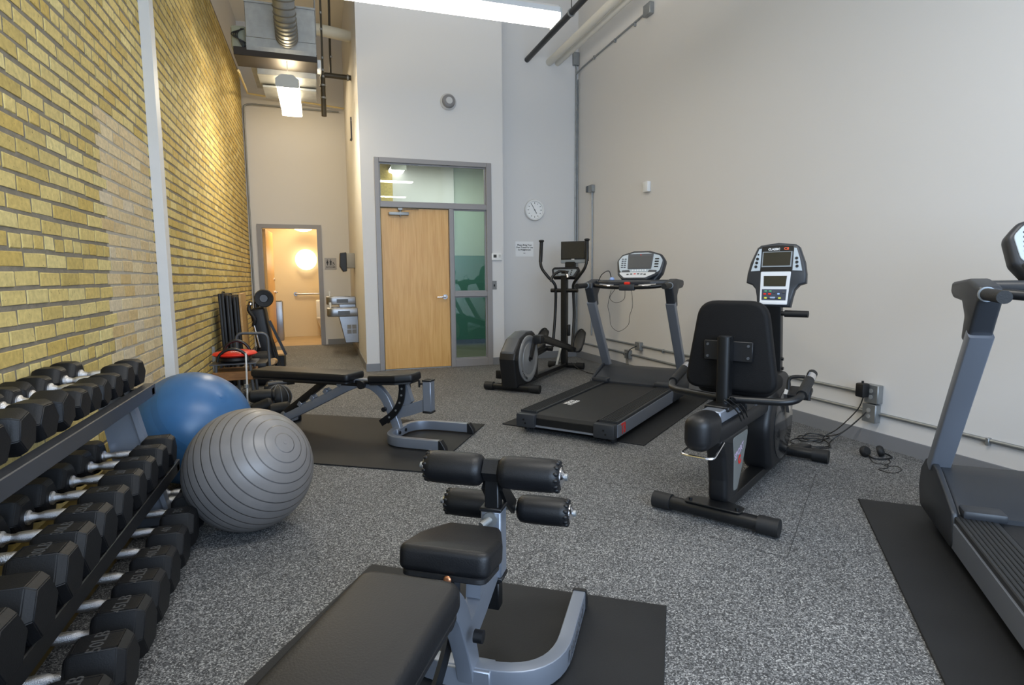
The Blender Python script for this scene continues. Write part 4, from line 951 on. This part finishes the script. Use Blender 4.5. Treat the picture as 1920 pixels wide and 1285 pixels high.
    G().prism([(-.04, .05), (.05, .05), (.055, .10), (-.045, .10)], .002, cm @ M.Translation((0, 0, .0335))).obj('display', SCREEN, c, smooth=0)
    for k in range(3):
        G().cyl((0, 0, 0), (0, 0, .005), .010, n=12).obj('button', BLKPL, c).matrix_local = cm @ M.Translation((.09+k*.002, .045+k*.03, .032))
        G().cyl((0, 0, 0), (0, 0, .005), .010, n=12).obj('button', GREYP, c).matrix_local = cm @ M.Translation((-.09, .045+k*.03, .032))
    G().tube(curve([(1.52, .13, 1.16), (1.55, .11, 1.24), (1.60, .05, 1.29), (1.61, 0, 1.29), (1.60, -.05, 1.28), (1.56, -.09, 1.20)], 6), .017, 12).obj('grip_hoop', BLACK, t)
    G().tube(curve([(1.585, -.075, 1.25), (1.565, -.088, 1.21)], 4), .019, 12).obj('pulse_grip', CHROME, t)
    # television on its arm
    G().bx(1.74, 1.80, -.12, .02, 1.25, 1.42, .01, 1).obj('tv_arm', BLACK, t)
    tv = G().bx(1.765, 1.81, -.255, .085, 1.40, 1.685, .008, 2).obj('television', BLKPL, t)
    G().bx(1.762, 1.766, -.240, .070, 1.462, 1.672).obj('screen', SCREEN, tv, smooth=0)
    G().bx(1.760, 1.768, -.253, .083, 1.402, 1.446, .003, 1).obj('speaker_bar', CONS, tv)
    G().bx(1.7605, 1.764, -.105, -.065, 1.448, 1.456).obj('maker_plate', WHP, tv, smooth=0)
    return t
ELL = elliptical()
# ================================================================== RECUMBENT BIKE
def bike():
    t = thing('exercise_bike', 'black recumbent exercise bike with a tall console in front of the right wall', 'exercise bike', (1.804, 2.32, 0), 33.5)
    for x, w, nm, z in ((.0, .30, 'rear_foot', .047), (1.345, .27, 'front_foot', .045)):
        f = G().cyl((x, -w, z), (x, w, z), .035, n=20).obj(nm, BLACK, t)
        for s in (-1, 1): G().cyl((x, s*(w-.085), z), (x, s*(w+.01), z), .043, n=20).obj('foot_cap', BLKRUB, f)
    pl = G().prism(rpoly([(-.03, -.14), (.05, -.14), (.09, -.04), (.09, .04), (.05, .14), (-.03, .14)], .02, 3), .008, M.Translation((0, 0, .080)), .002, 1).obj('mounting_plate', BLACK, t)
    for s in (-1, 1): G().cyl((.0, s*.115, .088), (.0, s*.115, .10), .010, n=10).obj('bolt', BLACK, pl)
    G().sweep([(.05, 0, .06), (1.33, 0, .055)], rect(.085, .05, .006), (0, 0, 1)).obj('base_rail', BLACK, t, smooth=30)
    pp = rpoly([(.05, .075), (.235, .075), (.30, .20), (.36, .32), (.40, .435), (-.05, .435), (.01, .33), (.045, .20)], .05, 5)
    post = G().prism(pp, .095, XZ(.0475), .022, 4).obj('rear_post', BLKPL, t, smooth=55)
    pn = rpoly([(.155, .12), (.215, .115), (.285, .22), (.345, .33), (.37, .405), (.12, .405), (.145, .30)], .02, 3)
    for s in (-1, 1): G().prism(pn, .006, XZ(s*.046+.003), .002, 1).obj('side_panel', mat('panel_grey', '#7b7d7a', .4, .2), post)
    text('lettering', 'SPORT', .050, basis((.225, -.0500, .315), (1, 0, .32), (-.1, 0, 1)), mat('pale_violet_print', '#b9a6bd', .5), post, bold=.001)
    text('lettering', 'C', .058, basis((.235, -.0500, .265), (1, 0, .32), (-.1, 0, 1)), REDP, post, bold=.004)
    # slide beam with rounded rear cap
    G().bx(-.12, .72, -.062, .062, .425, .515, .02, 3).obj('slide_beam', BLKPL, t)
    G().bx(-.08, .70, -.048, .048, .515, .575, .006, 1).obj('slide_rail', SILVER, t)
    G().bx(.0, .20, -.06, .06, .560, .585, .004, 1).obj('seat_carriage', BLACK, t)
    G().box((-.17, 0, .50), (.22, .125, .17), None, .052, 5).obj('rear_cap', BLKPL, t, smooth=60)
    G().tube(fillet([(-.04, .06, .425), (-.27, .07, .40), (-.27, -.085, .40), (-.06, -.06, .425)], .035), .0065, 8).obj('chrome_bail', CHROME, t)
    sp = [V((.30+.10*k/40, -.045+.007*math.cos(k*1.0), .575+.007*math.sin(k*1.0))) for k in range(40)]
    G().bx(.20, .36, -.085, -.04, .53, .60, .006, 1).obj('latch_block', BLACK, t)
    G().cyl((.30, -.10, .555), (.44, -.10, .555), .010, n=10).obj('slide_lever', CHROME, t)
    g = G()
    for k in range(3): g.tube(curve([(.05+.03*k, -.03, .60), (-.02+.05*k, -.05, .62), (.06+.05*k, -.08, .56), (.12+.05*k, -.085, .50)], 5), .004, 6)
    g.obj('cables', BLACK, t)
    # seat, back tube, backrest
    G().prism(rpoly([(.20, -.19), (.58, -.17), (.62, 0), (.58, .17), (.20, .19)], .08, 6), .075, M.Translation((0, 0, .605)), .025, 4).obj('seat_pad', mat('seat_fabric', '#0a0a0c', .7, spec=.25, bump=.2, bscale=200), t, smooth=60)
    tube = G().sweep([(.11, 0, .565), (.105, 0, .915)], rpoly(rect(.062, .088), .022, 4), (1, 0, 0)).obj('back_tube', BLACK, t, smooth=40)
    G().cyl((.105, 0, .905), (.105, 0, .918), .032, n=20).obj('tube_cap', BLKRUB, tube)
    bm_ = basis((.175, 0, .635), (0, -1, 0), (.02, 0, 1))
    bk = G().prism(rpoly([(-.235, 0), (.235, -.005), (.165, .455), (-.165, .455)], [.07, .07, .10, .10], 7), .07, bm_ @ M.Translation((0, 0, -.06)), .022, 4).obj('backrest', mat('seat_fabric', '#0a0a0c', .7, spec=.25), t, smooth=60)
    br = G().bx(.142, .158, -.12, .12, .79, .89, .003, 1).obj('back_bracket', BLKPL, t)
    for s in (-1, 1):
        for z in (.81, .87): G().cyl((.142, s*.10, z), (.136, s*.10, z), .007, n=10).obj('bolt', GUN, br)
    hb = G().tube(fillet([(.41, .325, .690), (.17, .325, .610), (.10, .0, .605), (.17, -.325, .610), (.41, -.325, .690)], .09, 8), .0185, 14).obj('seat_handlebar', BLACK, t)
    for s in (-1, 1):
        G().tube([(.25, s*.325, .637), (.40, s*.325, .687)], .025, 14).obj('foam_grip', FOAM, hb)
        G().tube([(.405, s*.325, .688), (.455, s*.325, .705)], .0235, 14).obj('pulse_grip', CHROME, hb)
        G().tube([(.45, s*.325, .7035), (.475, s*.325, .712)], .024, 14).obj('grip_end', BLKRUB, hb)
    # drive housing, pedals
    dp = rpoly([(.74, .06), (1.10, .06), (1.22, .22), (1.23, .42), (1.15, .56), (1.06, .625), (.90, .625), (.72, .52), (.64, .34)], [.10, .06, .15, .1, .08, .04, .06, .12, .18], 6)
    dr = G().prism(dp, .165, XZ(.0825), .035, 4).obj('drive_housing', BLKPL, t, smooth=60)
    for s in (-1, 1):
        G().lathe([(.21, 0), (.21, .006), (.19, .012), (0, .014)], M.Translation((.97, s*.0805, .31)) @ M.Rotation(R(-90*s), 4, 'X'), 40).obj('side_disc', mat('glossy_black', '#1a1b1d', .15, coat=.4), dr)
        cx, cz = .97+s*.15, .42-s*.12
        G().sweep([(.97, s*.11, .40), (cx, s*.125, cz)], rect(.035, .018), (0, 1, 0)).obj('crank_arm', CHROME, t, smooth=0)
        pd = G().box((cx, s*.20, cz), (.10, .12, .03), M.Rotation(R(-25), 4, 'Y'), .008, 2).obj('pedal', BLKPL, t)
        G().tube(curve([(cx-.04, s*.145, cz+.02), (cx-.035, s*.15, cz+.085), (cx-.03, s*.20, cz+.10), (cx-.035, s*.25, cz+.085), (cx-.04, s*.255, cz-.03)], 5), .010, 8).obj('pedal_strap', BLKRUB, pd)
    G().bx(.70, .88, -.05, .05, .545, .60, .01, 2).obj('front_nose', BLKPL, t)
    # mast and console
    ms = G().sweep([(1.08, 0, .58), (.985, 0, 1.08)], rect(.085, .06, .008), (0, 1, 0)) if False else G().sweep([(1.06, 0, .56), (.985, 0, 1.08)], rect(.06, .085, .008), (0, 1, 0))
    ms = ms.obj('mast', BLACK, t, smooth=30)
    for z, x in ((.64, 1.055), (.70, 1.045)): G().cyl((x, -.03, z), (x, -.052, z), .010, n=10).obj('bolt', BLACK, ms)
    G().cyl((.99, -.185, .985), (.99, .185, .985), .014, n=12).obj('handlebar', BLACK, ms)
    for s in (-1, 1): G().cyl((.99, s*.06, .985), (.99, s*.19, .985), .0205, n=14).obj('foam_grip', FOAM, ms)
    cm = basis((.975, 0, 1.025), (0, -1, 0), (.16, 0, 1))
    half = [(.094, .0), (.102, .06), (.112, .105), (.135, .133), (.170, .145), (.168, .20), (.155, .27), (.120, .362), (.10, .377)]
    out = [(x, y) for x, y in half]+[(0, .39)]+[(-x, y) for x, y in reversed(half)]
    c = G().prism(out, .055, cm @ M.Translation((0, 0, -.035)), .010, 2).obj('console', HOOD, t, smooth=45)
    z0 = .0205
    G().prism(rpoly([(-.078, .012), (.078, .012), (.086, .212), (-.086, .212)], .006, 2), .004, cm @ M.Translation((0, 0, z0)), .001, 1).obj('lower_face', CONSW, c)
    G().prism(rpoly([(-.079, .010), (.079, .010), (.080, .030), (-.080, .030)], .008, 3), .012, cm @ M.Translation((0, 0, z0)), .004, 2).obj('front_lip', CONSW, c)
    G().prism([(-.062, .122), (.062, .122), (.066, .185), (-.066, .185)], .003, cm @ M.Translation((0, 0, z0+.003))).obj('lower_display', SCREEN, c, smooth=0)
    kp = G().prism([(-.068, .038), (.068, .038), (.070, .104), (-.070, .104)], .003, cm @ M.Translation((0, 0, z0+.003))).obj('keypad', mat('keypad_blue', '#3c4250', .4), c, smooth=0)
    for x, y, m_, w_ in ((-.048, .092, mat('green_key', '#4f9c74', .5), .016), (-.022, .092, mat('green_key', '#4f9c74', .5), .016), (-.052, .074, RED, .016), (-.024, .074, RED, .018), (.026, .075, mat('blue_key', '#8fb0dd', .5), .014), (.055, .085, GREYP, .018), (.0, .085, GREYP, .016), (-.046, .050, mat('yellow_key', '#d8d74c', .5), .016), (.034, .050, mat('yellow_key', '#d8d74c', .5), .016), (-.006, .052, mat('pale_blue_key', '#97a8c2', .5), .03)):
        G().box((0, 0, 0), (w_, .011, .005), None, .002, 1).obj('button', m_, c).matrix_local = cm @ M.Translation((x, y, z0+.007))
    G().prism([(-.090, .335), (.090, .335), (.088, .366), (0, .372), (-.088, .366)], .003, cm @ M.Translation((0, 0, z0))).obj('brand_band', BLACK, c, smooth=0)
    text('lettering', 'CLASSIC', .018, cm @ M.Translation((-.02, .348, z0+.0035)), WHP, c, bold=.0006)
    text('lettering', 'C8', .022, cm @ M.Translation((.050, .350, z0+.0035)), mat('orange_print', '#dd5a34', .5), c, bold=.001)
    G().prism([(-.084, .240), (.084, .240), (.084, .334), (-.084, .334)], .005, cm @ M.Translation((0, 0, z0))).obj('screen_bezel', CONS, c, smooth=0)
    G().prism([(-.078, .248), (.078, .248), (.078, .330), (-.078, .330)], .002, cm @ M.Translation((0, 0, z0+.0045))).obj('upper_display', SCREEN, c, smooth=0)
    G().prism([(-.088, .214), (.088, .214), (.088, .238), (-.088, .238)], .004, cm @ M.Translation((0, 0, z0))).obj('slot_band', BLACK, c, smooth=0)
    for s in (-1, 1):
        pts = [(s*.092, .218), (s*.146, .215), (s*.128, .29), (s*.106, .352), (s*.092, .355)]
        G().prism(pts if s > 0 else pts[::-1], .004, cm @ M.Translation((0, 0, z0)), .001, 1).obj('side_face', CONSLT, c)
        for k in range(3): G().cyl((0, 0, 0), (0, 0, .005), .0085, n=12).obj('button', BLKPL, c).matrix_local = cm @ M.Translation((s*(.117-.003*k), .243+k*.024, z0+.003))
    G().cyl((0, 0, 0), (0, 0, .003), .005, n=10).obj('jack', BLACK, c).matrix_local = cm @ M.Translation((-.108, .318, z0+.004))
bike()
# ================================================================== CORDS, HEADPHONES
PSU = t = thing('power_supply', 'small black power supply block on the floor by the bike foot', 'power supply', (3.12, 3.10, 0.0), 10)
G().bx(-.065, .065, -.04, .04, .001, .05, .008, 2).obj('case', BLKPL, t); G().cyl((.065, 0, .025), (.085, 0, .025), .007).obj('strain_relief', BLKRUB, t)
cord('power_cord', PSU, [(3.66, 3.09, .36), (3.64, 3.12, .25), (3.56, 3.20, .10), (3.50, 3.26, .03), (3.40, 3.20, .012), (3.34, 3.30, .02), (3.46, 3.36, .03), (3.54, 3.27, .02), (3.44, 3.20, .03), (3.30, 3.26, .012), (3.38, 3.38, .012), (3.52, 3.30, .02), (3.58, 3.20, .06), (3.66, 3.08, .22)], .0045)
cord('power_cord', PSU, [(3.665, 3.07, .24), (3.60, 3.12, .14), (3.48, 3.18, .02), (3.36, 3.10, .010), (3.24, 3.16, .010), (3.20, 3.28, .010), (3.32, 3.32, .016), (3.44, 3.22, .020), (3.36, 3.08, .010), (3.24, 3.10, .010), (3.17, 3.13, .014)], .0045)
cord('power_cord', PSU, [(3.06, 3.19, .03), (2.98, 3.28, .02), (2.9, 3.33, .05)], .0045)
t = thing('headphones', 'small black headphones lying on the floor by the right wall', 'headphones', (3.43, 2.83, 0))
for x, y, a in ((0, .03, 0), (.10, .0, 1)):
    e = G().lathe([(0, 0), (.034, 0), (.038, .010), (.036, .024), (.028, .034), (0, .036)], M.Translation((x, y, .038)) @ M.Rotation(R(65), 4, 'X') @ M.Rotation(R(30*a), 4, 'Y') @ M.Translation((0, 0, -.018))).obj('ear_cup', BLKRUB, t)
G().tube(curve([(0, .03, .03), (.0, -.03, .008), (.06, -.07, .008), (.14, -.05, .008), (.15, .0, .012), (.11, .0, .03)], 6), .005, 8).obj('head_band', BLACK, t)
G().tube(curve([(0, .0, .01), (-.04, -.05, .004), (-.07, -.11, .004), (-.02, -.15, .004), (-.09, -.20, .004), (-.16, -.20, .004), (-.14, -.28, .004), (-.04, -.26, .004), (.0, -.20, .004), (-.06, -.16, .004), (.04, -.12, .004), (.10, -.05, .006)], 6), .0022, 6).obj('cable', BLACK, t)
t = thing('headphones', 'black ear pad half hidden behind the right hand treadmill', 'headphones', (3.60, 2.36, 0))
G().lathe([(0, 0), (.036, 0), (.042, .012), (.038, .03), (.026, .042), (0, .044)], M.Translation((0, 0, .002))).obj('ear_cup', BLKRUB, t); G().tube(curve([(.02, 0, .02), (.06, -.05, .006), (.08, -.14, .006)], 5), .005, 8).obj('head_band', BLACK, t)
a40 = R(40)
def T1(x, y, z): return (1.691+math.cos(a40)*x-math.sin(a40)*y, 3.944+math.sin(a40)*x+math.cos(a40)*y, z)
EAR = t = thing('earphones', 'blue earphones with dangling cords clipped on the left of the middle treadmill dash', 'earphones', T1(1.40, .185, 1.19)); G().sph((0, 0, 0), .024, (1, 1, 1), 14).obj('ear_bud', mat('pale_blue_plastic', '#8ea6d6', .4), t); G().tube([(0, 0, 0), (.01, .0, -.04)], .004, 6).obj('stem', WHITE, t)
cord('headphone_cord', EAR, [T1(1.29, .11, 1.10), T1(1.29, .16, 1.02), T1(1.29, .10, .975), T1(1.29, .02, 1.01), T1(1.29, .01, 1.10)], .0022)
cord('headphone_cord', EAR, [T1(1.27, .14, 1.09), T1(1.27, .17, .95), T1(1.27, .15, .86), T1(1.27, .135, .76), T1(1.27, .06, .71), T1(1.27, -.03, .77), T1(1.27, -.045, .86), T1(1.27, -.07, .95), T1(1.27, -.06, 1.09)], .0022)
cord('headphone_cord', EAR, [T1(1.36, .31, 1.17), T1(1.36, .27, 1.24), T1(1.38, .21, 1.27), T1(1.40, .19, 1.20)], .004)
cord('power_cord', t1, [(RX-.062, 6.52, .25), (3.58, 6.35, .16), (3.40, 6.05, .05), (3.25, 5.75, .07)], .005)
cord('power_cord', t1, [(RX-.062, 6.26, .37), (3.55, 6.25, .30), (3.42, 6.0, .12), (3.3, 5.65, .07)], .006)
cord('power_cord', ELL, [(3.10, 6.95, .10), (3.14, 6.75, .03), (3.22, 6.5, .006), (3.34, 6.35, .006), (3.5, 6.4, .006)], .005)
# ================================================================== GEAR IN THE BACK LEFT CORNER
def corner_gear():
    # folded exercise mats leaning side by side against the bricks
    for i, lab in enumerate(('black folded mat leaning on the bricks, the one against the wall', 'black folded mat leaning on the bricks, middle of three', 'black folded mat leaning on the bricks, the one nearest the tan board')):
        t = thing('folded_mat', lab, 'mat', (-1.073+.072*i, 7.35+.02*i, 0), 0, 'folded mats on the brick wall'); t.rotation_euler = (0, R(-1.5), 0)
        for k in range(2):
            G().bx(.004+k*.031, .034+k*.031, -.12, .36, .004, 1.06-.02*i, .006, 2).obj('mat_layer', mat('black_mat_cover', '#141417', .5, bump=.3, bscale=30), t)
        G().tube([(.033, .0, 1.055-.02*i), (.033, .03, 1.075-.02*i), (.033, .14, 1.075-.02*i), (.033, .17, 1.055-.02*i)], .008, 6).obj('carry_strap', BLKRUB, t)
    t = tag(G().bx(-.012, .012, -.16, .30, .012, 1.06, .004, 1).obj('wood_board', TANW, smooth=0), 'tan wooden board leaning beside the black folded mats', 'board'); t.location = (-.842, 7.36, 0); t.rotation_euler = (0, R(-1.5), 0)
    # folded black incline machine standing on end
    t = thing('folded_machine', 'black folded exercise machine standing upright near the restroom door', 'exercise machine', (-.70, 7.75, 0))
    G().box((.02, 0, .48), (.17, .34, .80), M.Rotation(R(-8), 4, 'Y'), .035, 3).obj('machine_pad', VINYL, t)
    for s in (-1, 1): G().tube(fillet([(.20, s*.12, .0), (.10, s*.12, .45), (-.06, s*.12, .90), (-.02, s*.12, 1.02), (.08, s*.12, 1.03)], .06), .018, 10).obj('machine_rail', BLACK, t)
    w_ = G().lathe([(.05, -.03), (.10, -.035), (.11, 0), (.10, .035), (.05, .03), (.05, -.03)], M.Translation((.05, -.16, .99)) @ M.Rotation(R(90), 4, 'X'), 28).obj('rubber_wheel', BLKRUB, t)
    G().cyl((.05, -.20, .99), (.05, -.10, .99), .045, n=18).obj('wheel_hub', GUN, w_)
    G().tube(curve([(-.10, -.15, .95), (-.12, -.18, .85), (-.06, -.20, .75), (-.08, -.18, .66)], 5), .022, 10).obj('hand_grip', FOAM, t)
    G().sweep([(.10, -.18, .72), (.27, -.20, .30)], rect(.03, .05), (0, 1, 0)).obj('folding_arm', BLACK, t, smooth=0)
    for z in (.92, .82): G().sph((-.10, -.17, z), .022, n=12).obj('chrome_cap', CHROME, t)
    G().cyl((-.08, -.19, .72), (-.02, -.19, .40), .012, n=10).obj('silver_rod', CHROME, t)
    G().bx(-.10, .17, -.20, .20, 0, .05, .01, 1).obj('machine_base', GUN, t)
    # grey tube frame with a bent hoop
    t = thing('hoop_frame', 'grey tube frame with a bent hoop behind the red cushion', 'frame', (-.70, 6.55, 0))
    G().tube(fillet([(-.145, 0, .0), (-.145, 0, .665), (.155, 0, .655), (.165, 0, .0)], .07, 8), .0145, 12).obj('hoop', GUN, t)
    G().tube([(-.145, 0, .25), (-.145, .45, .25), (.165, .45, .25), (.165, 0, .25)], .0145, 10).obj('side_tubes', GUN, t)
    for x in (-.145, .165): G().tube([(x, .45, .25), (x, .45, 0)], .0145, 10).obj('rear_leg', GUN, t)
    G().bx(-.05, .13, .05, .40, .265, .34, .02, 2).obj('frame_cushion', VINYL, t)
    G().cyl((.175, .1, .34), (.175, .45, .30), .035, n=16).obj('tan_roll', TANW, t)
    # red cushion with black arc handles on a low stand
    t = thing('stand', 'low grey stand with a brown shelf under the red cushion', 'stand', (-.80, 6.05, 0))
    for x in (-.17, .17):
        for y in (-.15, .15): G().cyl((x, y, 0), (x*.85, y, .43), .014, n=10).obj('leg', GUN, t)
    G().bx(-.18, .18, -.17, .17, .28, .36, .004, 1).obj('shelf', OAK, t, smooth=0); G().bx(-.20, .20, -.17, .17, .425, .437, .003, 1).obj('top_plate', GUN, t)
    t = thing('balance_trainer', 'red disc cushion with black arched handles on the low stand', 'trainer', (-.80, 6.05, .438))
    G().lathe([(0, .045), (.10, .045), (.185, .062), (.198, .075), (.185, .090), (.10, .108), (0, .112)], None, 40).obj('red_disc', RED, t, smooth=70)
    G().lathe([(0, 0), (.12, 0), (.15, .02), (.14, .046), (0, .05)], None, 32).obj('base_bowl', BLKPL, t)
    for y in (-.16, .13): G().tube([(-.13*math.cos(PI*k/14), y, .02+(.115 if y < 0 else .165)*math.sin(PI*k/14)) for k in range(15)], .014, 10).obj('arc_handle', BLACK, t)
    text('lettering', 'CORE', .03, basis((.02, -.135, .1085), (1, 0, 0), (0, 1, .4)), WHP, t, bold=.0005)
    # white upright post with foam rollers near the blue ball
    t = thing('roller_attachment', 'white upright post with black foam rollers behind the balls', 'attachment', (-.665, 5.62, 0))
    G().cyl((0, 0, .0), (0.01, 0, .56), .008, n=12).obj('post', OFFW, t); G().bx(-.05, .05, -.05, .05, 0, .02).obj('foot_plate', STEEL, t, smooth=0)
    for z in (.03, .25): G().cyl((0, 0, z), (0, 0, z+.03), .02, n=12).obj('collar', STEEL, t)
    for x0, x1, z, y in ((-.16, -.01, .165, .02), (.02, .22, .17, -.02)):
        G().lathe([(0, 0), (.04, 0), (.055, .015), (.058, .05), (.058, x1-x0-.05), (.055, x1-x0-.015), (.04, x1-x0), (0, x1-x0)], M.Translation((x0, y, z)) @ M.Rotation(R(90), 4, 'Y'), 24).obj('foam_roller', FOAM, t)
    G().cyl((.22, -.02, .17), (.235, -.02, .17), .05, n=20).obj('roller_cap', BLKRUB, t)
    G().lathe([(0, 0), (.04, 0), (.058, .02), (.058, .16), (.04, .18), (0, .18)], M.Translation((.05, -.12, .06)) @ M.Rotation(R(70), 4, 'Y'), 24).obj('foam_roller', FOAM, t)
    G().lathe([(0, 0), (.04, 0), (.058, .02), (.058, .16), (.04, .18), (0, .18)], M.Translation((.19, -.16, .06)) @ M.Rotation(R(85), 4, 'Y'), 24).obj('foam_roller', FOAM, t)
    G().cyl((0, -.0, .10), (.30, -.15, .07), .012, n=10).obj('cross_rod', STEEL, t)
    # ridged black ball
    t = thing('medicine_ball', 'small ridged black ball on the floor beside the foam rollers', 'ball', (-.415, 5.78, 0))
    G().sph((0, 0, .115), .115, n=28).obj('ball_skin', BLKRUB, t, smooth=80)
    for k in range(5):
        a = k*PI/5; G().tube([V((.116*math.cos(u)*math.cos(a), .116*math.cos(u)*math.sin(a), .115+.116*math.sin(u))) for u in [2*PI*j/24 for j in range(24)]], .006, 6, closed=True).obj('raised_rib', GUN, t)
    t = thing('stepper', 'low black stepper with a small pedal lever behind the far bench', 'stepper', (-.47, 6.15, 0))
    G().bx(-.12, .12, -.2, .2, 0.0, .05, .01, 1).obj('base', BLACK, t); G().bx(-.09, .02, -.15, .15, .05, .19, .02, 2).obj('body', BLKPL, t)
    G().cyl((-.05, -.12, .20), (.16, -.12, .215), .022, n=12).obj('lever', GUN, t); G().cyl((.12, -.12, .212), (.19, -.12, .217), .030, n=14).obj('lever_grip', BLKRUB, t)
    # wooden step boxes by the corridor
    t = thing('step_box', 'small wooden topped step box on the corridor floor', 'box', (-.585, 8.6, 0))
    G().bx(-.08, .08, -.17, .22, .0, .185, .006, 1).obj('body', BLKPL, t, smooth=0); G().prism([(-.095, -.19), (.085, -.19), (.085, .24), (-.095, .24)], .028, M.Translation((0, 0, .186)), .004, 1).obj('wood_top', TANW, t)
    t = thing('gear_bag', 'black gear bag slumped between the hoop frame and the machine', 'bag', (-.68, 7.28, 0))
    G().box((0, 0, .19), (.20, .34, .37), None, .07, 4).obj('bag_body', mat('black_cloth', '#17171a', .8, bump=.4, bscale=25), t, smooth=60)
    G().tube(curve([(-.05, -.12, .36), (-.05, -.05, .43), (-.05, .05, .43), (-.05, .12, .36)], 5), .010, 8).obj('bag_handle', BLKRUB, t)
    G().bx(.02, .10, -.176, -.172, .20, .26, .001, 1).obj('bag_tag', GREYPL, t)
    t = tag(G().bx(-.015, .015, -.02, .02, .0, .50, .003, 1).obj('slotted_post', STEEL, smooth=0), 'grey slotted steel post standing against the bricks by the mats', 'post'); t.location = (LX+.04, 6.9, 0)
corner_gear()
